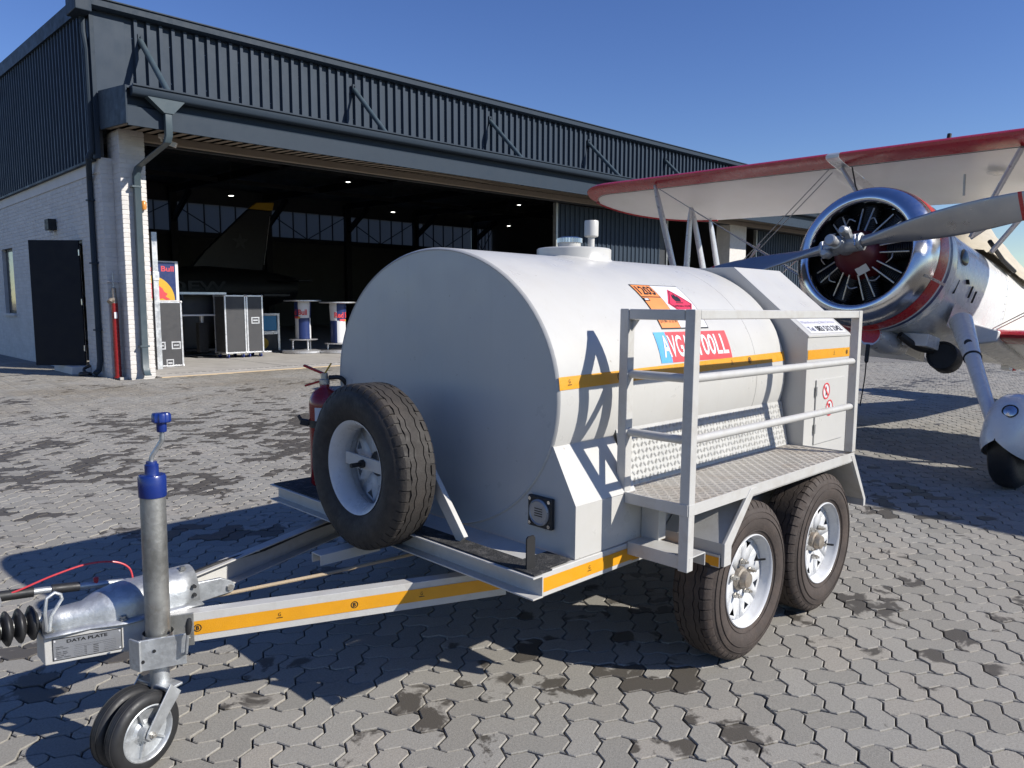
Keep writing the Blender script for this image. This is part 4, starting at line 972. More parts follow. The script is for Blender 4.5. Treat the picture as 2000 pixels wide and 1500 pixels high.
# ------------------------------------------------------------------ coupling head and jockey wheel
hb_ = MB(); HB = [(-1.455, .118), (-1.195, .043), (-1.195, .255), (-1.455, .212)]
hb_.add([(x, y, z) for z in (.316, .412) for x, y in HB], [(3, 2, 1, 0), (4, 5, 6, 7)]+[(i, (i+1) % 4, 4+(i+1) % 4, 4+i) for i in range(4)])
hbx = hb_.build('coupling_box', 'whitef', tr, bevel=.004)
e0, e1 = Vector((-1.455, .118, -.021)), Vector((-1.195, .043, -.021)); ed = (e1-e0).normalized(); en = Vector((ed.y, -ed.x, 0))
def fb(o_): return lambda u, v: e0+ed*u+en*o_+Vector((0, 0, v))
pl0 = decal('data_plate', 'black', tr, rectgeo(.022, .218, .348, .420), fb(.0012))
decal('plate_face', 'alu', pl0, rectgeo(.0245, .2155, .3505, .4175), fb(.0020))
tv, tf = text_geo('DATA PLATE', 1, .025); decal('lettering', 'black', pl0, (fit(tv, .062, .176, .402, .4125), tf), fb(.0028))
for k, tx in enumerate(('Number', 'VIN / Chassis', 'T', 'GVM / BVM', 'GCM / GKM', 'GA / BA 1', 'TARE / TARRA')):
    tv, tf = text_geo(tx, 1, 0); wv = max(v[0] for v in tv)-min(v[0] for v in tv); z = .392-k*.0058
    decal('lettering', 'black', pl0, (fit(tv, .032, .032+min(.044, wv*.0062), z-.0016, z+.0018), tf), fb(.0028))
for k in range(7):
    z = .392-k*.0058
    decal('form_line', 'black', pl0, rectgeo(.083 if k < 2 else .080, .200 if k < 2 else .108, z-.0028, z-.0024), fb(.0028))
    if k >= 2: decal('form_line', 'black', pl0, rectgeo(.165, .200, z-.0028, z-.0024), fb(.0028)); tv, tf = text_geo('kg', 1, 0); decal('lettering', 'black', pl0, (fit(tv, .110, .116, z-.0022, z+.0018), tf), fb(.0028)); decal('lettering', 'black', pl0, rectgeo(.135, .150, z-.0008, z+.0008), fb(.0028))
for u in (.029, .211):
    for v in (.356, .4125): MB().cyl(fb(.002)(u, v), en, .0028, .0018, 10).build('rivet', 'white2', pl0)
# pressed steel head
def hat(x, y0, yc, hw, z0, h, n_=12):
    pts = [(x, yc-hw-.035, z0)]
    for k in range(n_+1):
        t = math.pi*k/n_; pts.append((x, yc-hw*math.cos(t), z0+.004+h*math.sin(t)**.75))
    pts.append((x, yc+hw+.035, z0)); return pts
b = MB()
secs = [hat(-1.455, 0, .163, .034, .416, .052), hat(-1.40, 0, .161, .040, .416, .060), hat(-1.33, 0, .157, .044, .416, .064), hat(-1.29, 0, .154, .060, .416, .085), hat(-1.23, 0, .150, .078, .416, .100), hat(-1.05, 0, .147, .082, .416, .106), hat(-.985, 0, .147, .082, .416, .106)]
n_ = len(secs[0]); b.add([p for s_ in secs for p in s_], [(i*n_+j, i*n_+j+1, (i+1)*n_+j+1, (i+1)*n_+j) for i in range(len(secs)-1) for j in range(n_-1)])
hd = b.build('coupling_head', 'galv', tr, angle=50); hd.modifiers.new('thick', 'SOLIDIFY').thickness = .005
for x, y in ((-1.435, .128), (-1.235, .068), (-1.02, .125), (-1.255, .24)):
    MB().lathe([(.014, 0), (.014, .003), (.010, .004), (.010, .012)], (x, y,   .421 if x < -1.1 else .522), (0, 0, 1), 6, cap1=True).build('bolt', 'galvd', hd, smooth=False)
b = MB()
for k in range(2): b.cyl((-1.005, .068, .445+k*.030), (0, -1, 0), .006, .013, 10)
b.build('bolt_hole', 'dark', hd)
MB().tube([(-1.45, .163, .452), (-2.05, .163, .452)], .026, 18).build('coupling_shaft', 'galvd', hd)
prof = []
for k in range(5): prof += [(.027, k*.034), (.040, k*.034+.006), (.052, k*.034+.012), (.055, k*.034+.017), (.052, k*.034+.022), (.040, k*.034+.028), (.027, k*.034+.034)]
MB().lathe(prof, (-1.458, .163, .450), (-1, .02, 0), 32).build('bellows', 'rubber', hd, angle=70)
cp_ = MB().lathe([(.05, 0), (.062, .03), (.062, .10), (.045, .14), (.03, .15)], (-1.68, .163, .45), (-1, 0, 0), 20, cap0=True, cap1=True).build('coupling_ball_cup', 'galv', hd)
# hand brake lever
b = MB().tube([(-1.06, .205, .478), (-1.22, .22, .500), (-1.42, .235, .522), (-1.60, .25, .535)], .011, 12); hbk = b.build('brake_lever', 'galv', tr)
MB().tube([(-1.32, .228, .511), (-1.40, .234, .520)], .0155, 14).build('lever_sleeve', 'rubber', hbk)
MB().tube([(-1.45, .238, .524), (-1.68, .256, .540)], .0165, 14).build('lever_grip', 'rubber', hbk)
MB().lathe([(.007, 0), (.0085, .018), (.0, .022)], (-1.27, .222, .512), (0, 0, 1), 10).build('release_button', 'redcable', hbk)
MB().lathe([(.034, 0), (.034, .010), (.022, .016), (.012, .012), (.012, .022), (0, .024)], (-1.58, .20, .530), (.25, -.85, .4), 24).build('pivot_cap', 'galv', hd)
b = MB().tube([(-1.452, .085, .44), (-1.456, .08, .50), (-1.448, .085, .545), (-1.425, .09, .556), (-1.408, .092, .545), (-1.405, .092, .53), (-1.438, .086, .485), (-1.446, .082, .44)], .0055, 8); b.build('safety_spring', 'galv', hd)
b = MB(); cv = [(-1.60, .26, .515), (-1.50, .23, .540), (-1.40, .21, .572), (-1.30, .20, .590), (-1.22, .195, .58), (-1.175, .19, .55), (-1.165, .18, .505)]
def spline(pts, k=8):
    out = []; P_ = [Vector(p) for p in pts]; P_ = [2*P_[0]-P_[1]]+P_+[2*P_[-1]-P_[-2]]
    for i in range(1, len(P_)-2):
        for j in range(k):
            t = j/k; a_, b_, c_, d_ = P_[i-1:i+3]
            out.append(.5*((2*b_)+(c_-a_)*t+(2*a_-5*b_+4*c_-d_)*t*t+(3*b_-a_-3*c_+d_)*t**3))
    return out+[P_[-2]]
MB().tube(spline(cv), .0032, 8).build('breakaway_cable', 'redcable', hd)
b = MB().prism([(-.985, .475), (-.90, .472), (-.86, .452), (-.845, .43), (-.855, .408), (-.985, .40)], lambda u, v, t: (u, .10+t, v), -.012, .0); b.build('brake_arm', 'galv', hd, bevel=.004)
MB().lathe([(.012, 0), (.012, .01)], (-.868, .088, .43), (0, -1, 0), 6, cap1=True).build('bolt', 'nut', hd, smooth=False)
# jockey wheel
JX, JY = -1.160, -.022
JO = Vector((JX, JY, 0))
jk = MB().lathe([(.0385, .292), (.0385, .845)], (JX, JY, 0), (0, 0, 1), 32, cap0=True, cap1=True).build('jockey_tube', 'galvd', tr, angle=40); jk['label'] = 'worn galvanised jockey stand tube'
b = MB().lathe([(.041, .838), (.0425, .842), (.0425, .902), (.039, .909), (.022, .910), (.021, .914), (.021, .942), (.017, .944), (.016, .952), (.0, .952)], (JX, JY, 0), (0, 0, 1), 32); b.build('stand_cap', 'blue', jk, angle=40)
rg_ = Vector((math.sin(YAW), -math.cos(YAW), 0))
hp0 = Vector((JX, JY, .948))
cr_ = [hp0, hp0+Vector((0, 0, .012)), hp0+rg_*.006+Vector((0, 0, .026)), hp0+rg_*.030+Vector((0, 0, .062)), hp0+rg_*.037+Vector((0, 0, .078)), hp0+rg_*.037+Vector((0, 0, .115))]
MB().tube(spline(cr_, 4), .0075, 12).build('crank_rod', 'galv', jk)
kb = hp0+rg_*.037
MB().lathe([(.014, .100), (.0155, .103), (.0155, .128), (.017, .130)], (kb.x, kb.y, hp0.z), (0, 0, 1), 20).build('crank_sleeve', 'blue', jk)
b = MB(); rings = []
for z, q in ((.130, .86), (.134, 1), (.154, 1), (.160, .9), (.162, .5)):
    rings.append([(kb.x+(.0295 if i % 6 < 4 else .0265)*q*math.cos(2*math.pi*i/36), kb.y+(.0295 if i % 6 < 4 else .0265)*q*math.sin(2*math.pi*i/36), hp0.z+z) for i in range(36)])
b.loft(rings); b.build('crank_knob', 'blue', jk, angle=30)
MB().lathe([(.030, .185), (.030, .30)], (JX, JY, 0), (0, 0, 1), 24, cap0=True).build('inner_tube', 'galv', jk)
# clamp on the draw bar
b = MB(); b.lathe([(.047, .283), (.047, .385)], (JX, JY, 0), (0, 0, 1), 28, a0=R(-20), a1=R(330)); b.bar((JX-.075, JY-.03, .334), (JX+.06, JY-.075, .334), .008, .102)
b.bar((JX-.07, JY-.04, .334), (JX-.085, JY+.01, .334), .008, .10)
cl = b.build('jockey_clamp', 'galv', tr, angle=40, bevel=.002)
b = MB()
for x, z in ((-.062, .315), (-.030, .345)): b.cyl((JX+x, JY-.036-(x+.062)*.3, z), (-.3, -.95, 0), .0055, .006, 10)
b.build('bolt_hole', 'dark', cl)
MB().tube([(JX+.048, JY-.078, .318), (JX+.050, JY-.10, .33), (JX+.056, JY-.105, .40)], .0055, 10).build('clamp_lever', 'galv', cl)
MB().lathe([(.006, 0), (.0095, .012), (.0105, .035), (.007, .052), (0, .056)], (JX+.056, JY-.105, .392), (.08, -.05, 1), 14).build('lever_knob', 'rubber', cl)
b = MB().bar((JX+.03, JY+.035, .362), (JX+.115, JY-.005, .362), .01, .112)

for k in range(3): b.cyl((JX+.098, JY-.003, .335+k*.024), (-.4, -.9, 0), .005, .008, 8)
b.build('clamp_plate', 'galvd', cl, bevel=.002)
# castor
nz = Vector((.32, -.947, 0)).normalized(); td = Vector((-.947, -.32, 0)).normalized()
wc = Vector((JX, JY, 0))+td*.095+Vector((0, 0, .099))
cas = MB()
cr0 = Vector((JX, JY, .192))
for s_ in (-1, 1):
    o_ = nz*s_*.072
    P0 = cr0+o_+td*-.022; P1 = cr0+o_+td*.035; W0 = wc+o_
    u_ = (W0-cr0-o_).normalized(); pz = Vector((u_.x, u_.y, u_.z)).cross(nz).normalized()
    ring_a = [cr0+o_*1.0-pz*.028+Vector((0, 0, .02)), cr0+o_+pz*.028+Vector((0, 0, .02)), W0+pz*.020, W0+pz*.012+u_*.018, W0-pz*.012+u_*.018, W0-pz*.020]
    cas.add(ring_a+[p+nz*s_*.005 for p in ring_a], [(0, 1, 2, 3, 4, 5), (11, 10, 9, 8, 7, 6)]+[(i, (i+1) % 6, 6+(i+1) % 6, 6+i) for i in range(6)])
cas.bar(cr0-nz*.074+Vector((0, 0, .022)), cr0+nz*.074+Vector((0, 0, .022)), .056, .008)
cas = cas.build('castor_fork', 'galv', tr, angle=40, bevel=.002)
MB().lathe([(.011, .074), (.011, .082), (.006, .083), (.006, .092)], tuple(wc), nz, 6, cap1=True).build('axle_bolt', 'nut', cas, smooth=False)
for s_ in (-1, 1):
    c0 = wc+nz*s_*.0335
    jw = MB().lathe([(.088, -.027), (.096, -.029), (.112, -.026), (.122, -.018), (.125, -.006), (.125, .006), (.122, .018), (.112, .026), (.096, .029), (.088, .027)], tuple(c0), nz, 56).build('castor_wheel', 'rubber', tr, angle=40)
    b = MB()
    for off in (-.012, -.004, .004, .012): b.tube([c0+nz*off+(td*math.cos(t*2*math.pi/48)+Vector((0, 0, 1))*math.sin(t*2*math.pi/48))*.1245 for t in range(48)], .0012, 4, closed=True)
    b.build('tread_rib', 'rubber', jw)
    rm = MB().lathe([(.090, .027), (.086, .029), (.082, .026), (.078, .012), (.040, .006), (.030, .012), (.024, .034), (.014, .036), (0, .036)], tuple(c0), nz*s_, 40)
    for k in range(5):
        t = 2*math.pi*k/5; r0 = (td*math.cos(t)+Vector((0, 0, 1))*math.sin(t)); rm.bar(c0+nz*s_*.013+r0*.026, c0+nz*s_*.013+r0*.082, .007, .012, nz)
    rm.build('castor_rim', 'galv', jw, angle=40)
# ------------------------------------------------------------------ fire extinguisher on the trailer shelf
ex = thing('fire_extinguisher', 'dark red fire extinguisher standing behind the spare wheel on the trailer', 'fire extinguisher', (-.06, .745, .586))
X_, Y_, Z_ = -.06, .745, .586
MB().lathe([(.0, .0), (.070, .0), (.078, .012), (.078, .40), (.074, .43), (.055, .462), (.030, .478), (.024, .484), (.024, .50)], (X_, Y_, Z_), (0, 0, 1), 36).build('body', 'redext', ex, angle=50)
MB().lathe([(.026, .498), (.026, .520), (.018, .524), (.018, .552)], (X_, Y_, Z_), (0, 0, 1), 16, cap1=True).build('valve', 'nut', ex)
ld = Vector((-.70, .714, 0))
MB().bar(Vector((X_, Y_, Z_+.548)), Vector((X_, Y_, Z_+.590))+ld*.100, .026, .010).build('handle', 'redp', ex, bevel=.002)
MB().bar(Vector((X_, Y_, Z_+.515))+ld*.01, Vector((X_, Y_, Z_+.490))+ld*.095, .024, .010).build('handle', 'redp', ex, bevel=.002)
MB().bar(Vector((X_, Y_, Z_+.545))-ld*.0, Vector((X_, Y_, Z_+.60))-ld*.035, .014, .006).build('safety_pin_tag', 'gold', ex)
MB().tube(spline([(X_+.02, Y_-.01, Z_+.53), (X_+.06, Y_-.06, Z_+.525), (X_+.095, Y_-.06, Z_+.45), (X_+.095, Y_-.03, Z_+.25), (X_+.085, Y_-.02, Z_+.1)]), .011, 10).build('hose', 'rubber', ex)
MB().lathe([(.0795, .29), (.0795, .325)], (X_, Y_, Z_), (0, 0, 1), 36).build('strap', 'rubber', ex)
MB().bar(Vector((X_-.06, Y_+.05, Z_+.305)), Vector((X_-.095, Y_+.075, Z_+.315)), .03, .03).bar(Vector((X_-.09, Y_+.07, Z_+.315)), Vector((X_-.10, Y_+.085, Z_+.345)), .014, .014).build('buckle', 'rubber', ex, bevel=.004)
b = MB().lathe([(.0788, .30), (.0788, .39)], (X_, Y_, Z_), (0, 0, 1), 8, a0=R(155), a1=R(235)); b.build('paper_label', 'white2', ex, angle=60)

# ------------------------------------------------------------------ standpipe by the pillar
hy = thing('fire_hydrant', 'red hydrant standpipe beside the shaded face of the brick pillar', 'hydrant', (2.84, 13.21, 0))
hx_, hy_ = 2.84, 13.21
MB().lathe([(.085, 0), (.085, .02), (.062, .03), (.060, 1.42), (.060, 1.44)], (hx_, hy_, 0), (0, 0, 1), 20, cap1=True).build('standpipe', 'redext', hy)
MB().lathe([(.055, 1.44), (.055, 1.52), (.045, 1.56), (.040, 1.72), (.02, 1.74), (0, 1.74)], (hx_, hy_, 0), (0, 0, 1), 16).build('valve_body', 'hub', hy)
MB().tube([(hx_, hy_, 1.50), (hx_-.09, hy_-.08, 1.50), (hx_-.12, hy_-.11, 1.46)], [.04, .042, .048], 14).build('outlet', 'hub', hy)
MB().tube([(hx_, hy_, 1.74), (hx_, hy_, 2.02)], .012, 8).tube([(hx_-.09, hy_+.08, 1.85), (hx_+.09, hy_-.08, 1.85)], .011, 8).build('valve_key', 'galv', hy)
MB().box((hx_-.035, hy_-.070, 1.15), (hx_+.02, hy_-.060, 1.27)).build('label_plate', 'white2', hy)
hs = MB().tube(spline([(2.52, 13.9, .05), (2.42, 14.1, .035), (2.5, 14.35, .035), (2.62, 14.2, .035), (2.55, 13.95, .04), (2.46, 13.98, .10), (2.50, 14.1, .15), (2.58, 14.02, .20)]), .028, 10).build('water_hose', 'rubber')
tag(hs, 'coiled black hose lying on paving at foot of downpipe', 'hose')

# ------------------------------------------------------------------ flight cases
def recess(parent, o_, ax, u, v, v2, w_, h_, name='recessed_handle'):
    """dished handle on face: o_ plane point, ax normal, u horizontal unit"""
    o_, ax, u = Vector(o_), Vector(ax), Vector(u); up = Vector((0, 0, 1)); b = MB()
    def q(a_, c_, d_): return o_+u*a_+up*c_+ax*d_
    fr_ = [(-w_/2, -h_/2), (w_/2, -h_/2), (w_/2, h_/2), (-w_/2, h_/2)]; i_ = [(x*.74, y*.70) for x, y in fr_]
    b.add([q(x, y, .004) for x, y in fr_]+[q(x, y, .004) for x, y in i_]+[q(x, y, -.012) for x, y in i_], [(i, (i+1) % 4, 4+(i+1) % 4, 4+i) for i in range(4)]+[(4+i, 4+(i+1) % 4, 8+(i+1) % 4, 8+i) for i in range(4)]+[(8, 9, 10, 11)])
    b.add([q(x, y, 0) for x, y in fr_]+[q(x, y, .004) for x, y in fr_], [(i, (i+1) % 4, 4+(i+1) % 4, 4+i) for i in range(4)])
    b.bar(q(-w_*.28, 0, .004), q(w_*.28, 0, .004), h_*.22, .008, ax)
    return b.build(name, 'alux', parent, smooth=False)
def flight_case(name, label, x0, x1, y0, y1, z0, z1, seams=(), wheels=False, group='flight cases in the hangar doorway', face='case'):
    t = thing(name, label, 'flight case', ((x0+x1)/2, (y0+y1)/2, .02), group=group)
    MB().box((x0+.012, y0+.012, z0+.012), (x1-.012, y1-.012, z1-.012)).build('panel', face, t, smooth=False)
    e_ = .034; b = MB(); X, Y, Z = (x0, x1), (y0, y1), (z0, z1)
    for y in Y:
        for z in Z: b.box((x0, y-(e_ if y == y1 else 0), z-(e_ if z == z1 else 0)), (x1, y+(e_ if y == y0 else 0), z+(e_ if z == z0 else 0)))
    for x in X:
        for z in Z: b.box((x-(e_ if x == x1 else 0)-.001, y0+e_+.001, z-(e_ if z == z1 else 0)-.001), (x+(e_ if x == x0 else 0)+.001, y1-e_-.001, z+(e_ if z == z0 else 0)+.001))
        for y in Y: b.box((x-(e_ if x == x1 else 0)-.002, y-(e_ if y == y1 else 0)-.002, z0+e_+.001), (x+(e_ if x == x0 else 0)+.002, y+(e_ if y == y0 else 0)+.002, z1-e_-.001))
    for xs_ in seams: b.box((xs_-.028, y0-.003, z0+e_), (xs_-.003, y0+.03, z1-e_)).box((xs_+.003, y0-.003, z0+e_), (xs_+.028, y0+.03, z1-e_))
    b.build('edge_extrusion', 'alux', t, bevel=.002)
    for x in X:
        for y in Y:
            for z in Z: MB().lathe([(0, -.034), (.024, -.024), (.034, 0), (.024, .024), (0, .034)], (x+(.012 if x == x0 else -.012), y+(.012 if y == y0 else -.012), z+(.012 if z == z0 else -.012)), (0, 0, 1), 10).build('ball_corner', 'alux', t)
    return t
def castor(t, x, y, z0):
    MB().box((x-.05, y-.04, z0-.012), (x+.05, y+.04, z0)).box((x-.03, y-.03, z0-.06), (x-.026, y+.03, z0-.012)).box((x+.026, y-.03, z0-.06), (x+.03, y+.03, z0-.012)).build('castor_fork', 'alux', t, smooth=False)
    MB().lathe([(.02, -.018), (.05, -.018), (.055, -.01), (.055, .01), (.05, .018), (.02, .018)], (x, y, .075), (1, .3, 0), 20, cap0=True, cap1=True).build('castor_wheel', 'blue', t)
fc1 = flight_case('flight_case', 'upright black flight case with two recessed handles beside the brick pillar', 3.78, 4.70, 14.75, 15.45, .03, 1.47)
recess(fc1, (4.22, 14.762, .50), (0, -1, 0), (1, 0, 0), 0, 0, .20, .17); recess(fc1, (4.55, 14.762, .50), (0, -1, 0), (1, 0, 0), 0, 0, .20, .17)
recess(fc1, (4.13, 14.762, .74), (0, -1, 0), (1, 0, 0), 0, 0, .15, .17, 'butterfly_catch'); recess(fc1, (4.40, 14.755, .11), (0, -1, 0), (1, 0, 0), 0, 0, .16, .17, 'butterfly_catch')
fc2 = flight_case('flight_case', 'tall black flight case on blue castors, left of the joined pair', 6.37, 6.93, 16.3, 16.95, .14, 1.63)
fc3 = flight_case('flight_case', 'tall black flight case with single handle, right of the joined pair', 6.95, 7.40, 16.3, 16.95, .14, 1.63)
recess(fc3, (7.19, 16.312, .98), (0, -1, 0), (1, 0, 0), 0, 0, .22, .17)
for x in (6.45, 6.85): castor(fc2, x, 16.38, .14); castor(fc2, x, 16.85, .14)
castor(fc3, 7.02, 16.38, .14); castor(fc3, 7.34, 16.38, .14); castor(fc3, 7.34, 16.85, .14)
MB().box((7.38, 16.32, .13), (7.62, 16.9, .16)).build('dolly_board', 'alux', fc3, bevel=.003)
# open case behind used as a bar cabinet
oc = thing('open_case', 'opened flight case cabinet standing in shade behind the tall cases', 'flight case', (6.3, 18.4, .02))
b = MB().box((5.62, 18.2, .12), (5.68, 18.9, 1.70)).box((6.05, 18.2, .12), (6.1, 18.9, 1.70)).box((7.2, 18.2, .12), (7.26, 18.9, 1.70)).box((5.68, 18.2, 1.64), (7.2, 18.9, 1.70)).box((5.68, 18.85, .12), (7.2, 18.9, 1.64)).box((5.68, 18.2, .12), (7.2, 18.85, .17)); b.build('carcass', 'case', oc, bevel=.003)
MB().box((5.60, 18.19, .10), (5.70, 18.197, 1.72)).build('edge_extrusion', 'alux', oc); MB().box((5.70, 18.19, 1.66), (7.28, 18.197, 1.72)).build('edge_extrusion', 'alux', oc)
MB().box((5.685, 18.28, 1.18), (6.045, 18.84, 1.6)).build('shelf', 'case', oc)
MB().box((5.69, 18.22, .2), (6.04, 18.24, 1.6)).build('panel', 'case', oc)
for x in (5.7, 7.2): castor(oc, x, 18.25, .12)
# bar table leaf with pedestal in front of it
bt = thing('bar_table', 'low square bar table on black pedestal between the flight cases', 'table', (6.15, 17.2, .02))
MB().box((5.45, 16.9, 1.10), (6.9, 17.55, 1.14)).build('table_top', 'white2', bt, bevel=.004)
MB().lathe([(.05, .9), (.05, 1.1)], (6.15, 17.2, 0), (0, 0, 1), 14).build('collar', 'alux', bt)
MB().box((6.03, 17.1, .15), (6.27, 17.3, .92)).build('pedestal', 'dark', bt, bevel=.01)
MB().box((5.9, 16.95, .02), (6.4, 17.45, .06)).build('base_plate', 'dark', bt, bevel=.01)
# steel pole
po = thing('steel_pole', 'square galvanised pole standing behind the brick pillar edge', 'pole', (4.02, 14.35, .02))
MB().box((3.965, 14.3, .02), (4.075, 14.41, 2.93)).build('post', 'galv', po, bevel=.004)
MB().box((3.955, 14.285, 1.92), (4.085, 14.299, 2.10)).build('latch', 'alux', po, bevel=.002)
# display panel
dp = thing('display_cube', 'blue and yellow display panel standing on flight case by pillar', 'display', (4.34, 15.1, 1.475))
MB().box((3.95, 14.9, 1.476), (4.72, 15.3, 2.36)).build('cabinet', 'white2', dp, bevel=.006)
fd = lambda o_: (lambda u, v: (u, 14.9-o_, v))
decal('screen', 'navy', dp, rectgeo(3.98, 4.655, 1.50, 2.33), fd(.002))
arc_ = [(4.10+.52*math.cos(R(a)), 1.50+.54*math.sin(R(a))) for a in range(0, 181, 6)]
arc_ = [(max(3.98, min(4.655, x)), y) for x, y in arc_]
decal('sun_disc', 'gold', dp, (arc_, [tuple(range(len(arc_)))]), fd(.004))
bull = [(3.98, 1.52), (4.10, 1.52), (4.16, 1.55), (4.26, 1.52), (4.36, 1.54), (4.43, 1.50), (4.52, 1.52), (4.42, 1.58), (4.47, 1.64), (4.40, 1.68), (4.36, 1.76), (4.26, 1.84), (4.12, 1.88), (3.98, 1.86)]
decal('emblem', 'redv', dp, (bull, [tuple(range(len(bull)))]), fd(.006))
tv, tf = text_geo('Red Bull', 1, .02); decal('lettering', 'redv', dp, (fit(tv, 3.99, 4.62, 2.13, 2.25), tf), fd(.004))
# cabinet fridge
fg = thing('display_fridge', 'small pale display cabinet in shade right of the tall flight cases', 'fridge', (8.3, 18.7, .02))
MB().box((7.95, 18.5, .02), (8.02, 19.0, 1.12)).box((8.95, 18.5, .02), (9.02, 19.0, 1.12)).box((8.02, 18.5, 1.05), (8.95, 19.0, 1.12)).box((8.02, 18.5, .50), (8.95, 18.56, .60)).box((8.02, 18.95, .02), (8.95, 19.0, 1.05)).build('carcass', 'alux', fg, bevel=.004)
MB().box((8.03, 18.53, .61), (8.94, 18.54, 1.04)).build('door_panel', 'bluev', fg)
MB().box((8.03, 18.53, .03), (8.94, 18.54, .49)).build('door_panel', 'case', fg)
decal('emblem', 'gold', fg, circgeo(8.5, .24, .16), lambda u, v: (u, 18.527, v))
# poseur tables shaped like drink cans
def can_table(label, x, y, rot, ztop=1.47, zb=.42, tu=-.46):
    t = thing('bar_table', label, 'table', (x, y, .02), group='can shaped bar tables in the hangar')
    MB().lathe([(0, 0), (.50, 0), (.52, .012), (.52, .035), (.50, .045), (0, .045)], (x, y, ztop), (0, 0, 1), 40).build('table_top', 'alux', t, angle=40)
    b = MB(); nn = 48; b.m = 0; ac = math.atan2(CAM.y-y, CAM.x-x)
    prof_ = [(.20, zb), (.205, (zb+ztop)*.5), (.235, ztop-.10), (.22, ztop)]
    zmid = zb+.56*(ztop-zb)
    lv = [(.215, zb), (.213, zmid), (.235, ztop-.10), (.225, ztop)]
    for i in range(len(lv)-1):
        for j in range(nn):
            t0, t1 = 2*math.pi*j/nn+rot+ac, 2*math.pi*(j+1)/nn+rot+ac
            q = int(j/nn*4); b.m = (q+(1 if i > 0 else 0)) % 2
            (r0, z0), (r1, z1) = lv[i], lv[i+1]
            b.add([(x+r0*math.cos(t0), y+r0*math.sin(t0), z0), (x+r0*math.cos(t1), y+r0*math.sin(t1), z0), (x+r1*math.cos(t1), y+r1*math.sin(t1), z1), (x+r1*math.cos(t0), y+r1*math.sin(t0), z1)], [(0, 1, 2, 3)])
    cn = b.build('can_body', ['white2', 'navy'], t, angle=40)
    fd_ = Vector((CAM.x-x, CAM.y-y, 0)).normalized(); a0 = math.atan2(fd_.y, fd_.x)
    rr = .2265
    def fz(u, v, o_=.004): return (x+(rr+o_)*math.cos(a0+u/rr), y+(rr+o_)*math.sin(a0+u/rr), v)
    tv, tf = text_geo('Red Bull', 1, .03); decal('lettering', 'redv', t, (fit(tv, tu, tu+.58, zmid+.08, zmid+.24), tf), fz)
    decal('emblem', 'redv', t, ([(tu+.2-.05, zmid+.0), (tu+.2+.10, zmid-.02), (tu+.2+.20, zmid+.03), (tu+.2+.11, zmid+.05), (tu+.2-.05, zmid+.04)], [(0, 1, 2, 3, 4)]), fz)
    decal('emblem', 'gold', t, circgeo(tu+.35, zmid+.01, .03, 14), lambda u, v: fz(u, v, .003))
    MB().lathe([(0, 0), (.38, 0), (.40, .012), (.38, .03), (0, .03)], (x, y, zb-.04), (0, 0, 1), 36).build('shelf_disc', 'alux', t, angle=40)
    for k in range(3):
        a_ = 2*math.pi*k/3+.4; MB().tube([(x+.30*math.cos(a_), y+.30*math.sin(a_), .10), (x+.30*math.cos(a_), y+.30*math.sin(a_), zb-.035)], .028, 10).build('leg', 'alux', t)
    MB().lathe([(0, 0), (.58, 0), (.60, .015), (.60, .06), (.57, .085), (0, .09)], (x, y, .02), (0, 0, 1), 40).build('base', 'alux', t, angle=40)
    return t
can_table('can shaped bar table with white and navy body, left one', 8.95, 17.0, -.58-math.pi/2)
can_table('can shaped bar table partly hidden behind the tank, right one', 9.75, 16.45, -.13, 1.42, .30, -.10)

# ------------------------------------------------------------------ jet stored in the dark
jt = thing('jet_aircraft', 'dark jet aircraft with yellow tipped tail fin stored inside the hangar', 'aircraft', (12, 26, .02))
b = MB(); b.prism([(9.1, 2.3), (12.2, 2.4), (12.75, 5.02), (11.75, 5.02), (10.0, 3.35)], lambda u, v, t: (u, t, v), 25.9, 26.1); b.build('tail_fin', 'jet', jt, bevel=.04)
b = MB(); b.prism([(11.76, 5.03), (12.755, 5.03), (12.84, 5.36), (12.10, 5.30)], lambda u, v, t: (u, t, v), 25.895, 26.105); b.build('fin_tip', 'gold', jt, bevel=.04)
MB().bar((12.3, 25.88, 2.9), (12.62, 25.88, 4.8), .012, .03, (0, 1, 0)).build('rudder_hinge_line', 'alux', jt)
star = [(11.35+(.34 if k % 2 == 0 else .14)*math.sin(k*math.pi/5), 3.75+(.34 if k % 2 == 0 else .14)*math.cos(k*math.pi/5)) for k in range(10)]
decal('emblem', 'insteel', jt, (star, [tuple(range(10))]), lambda u, v: (u, 25.87, v))
rings = []
for x, r_, zc_ in ((4.0, .05, 1.75), (5.5, .45, 1.75), (7.5, .75, 1.85), (10, .85, 1.9), (12.3, .7, 1.95), (13.6, .42, 2.0)):
    rings.append([(x, 26+r_*math.cos(2*math.pi*k/24), zc_+r_*1.05*math.sin(2*math.pi*k/24)) for k in range(24)])
MB().loft(rings).build('fuselage', 'jet', jt, angle=50)
for s_ in (-1, 1): MB().prism([(8.0, 26+s_*.6), (10.6, 26+s_*.6), (11.2, 26+s_*4.2), (10.2, 26+s_*4.2)], lambda u, v, t: (u, v, t), 1.62, 1.74).build('wing', 'jet', jt, bevel=.03)
for s_ in (-1, 1): MB().prism([(12.0, 26+s_*.4), (13.2, 26+s_*.4), (13.4, 26+s_*1.9), (12.8, 26+s_*1.9)], lambda u, v, t: (u, v, t), 2.22, 2.30).build('tailplane', 'jet', jt, bevel=.02)
for (x, y) in ((6.0, 26), (9.6, 24.9), (9.6, 27.1)):
    MB().tube([(x, y, 1.6), (x, y, .32)], .05, 8).build('gear_leg', 'jet', jt); MB().lathe([(.1, -.08), (.26, -.08), (.30, -.04), (.30, .04), (.26, .08), (.1, .08)], (x, y, .32), (0, 1, 0), 24, cap0=True, cap1=True).build('gear_wheel', 'rubber', jt)
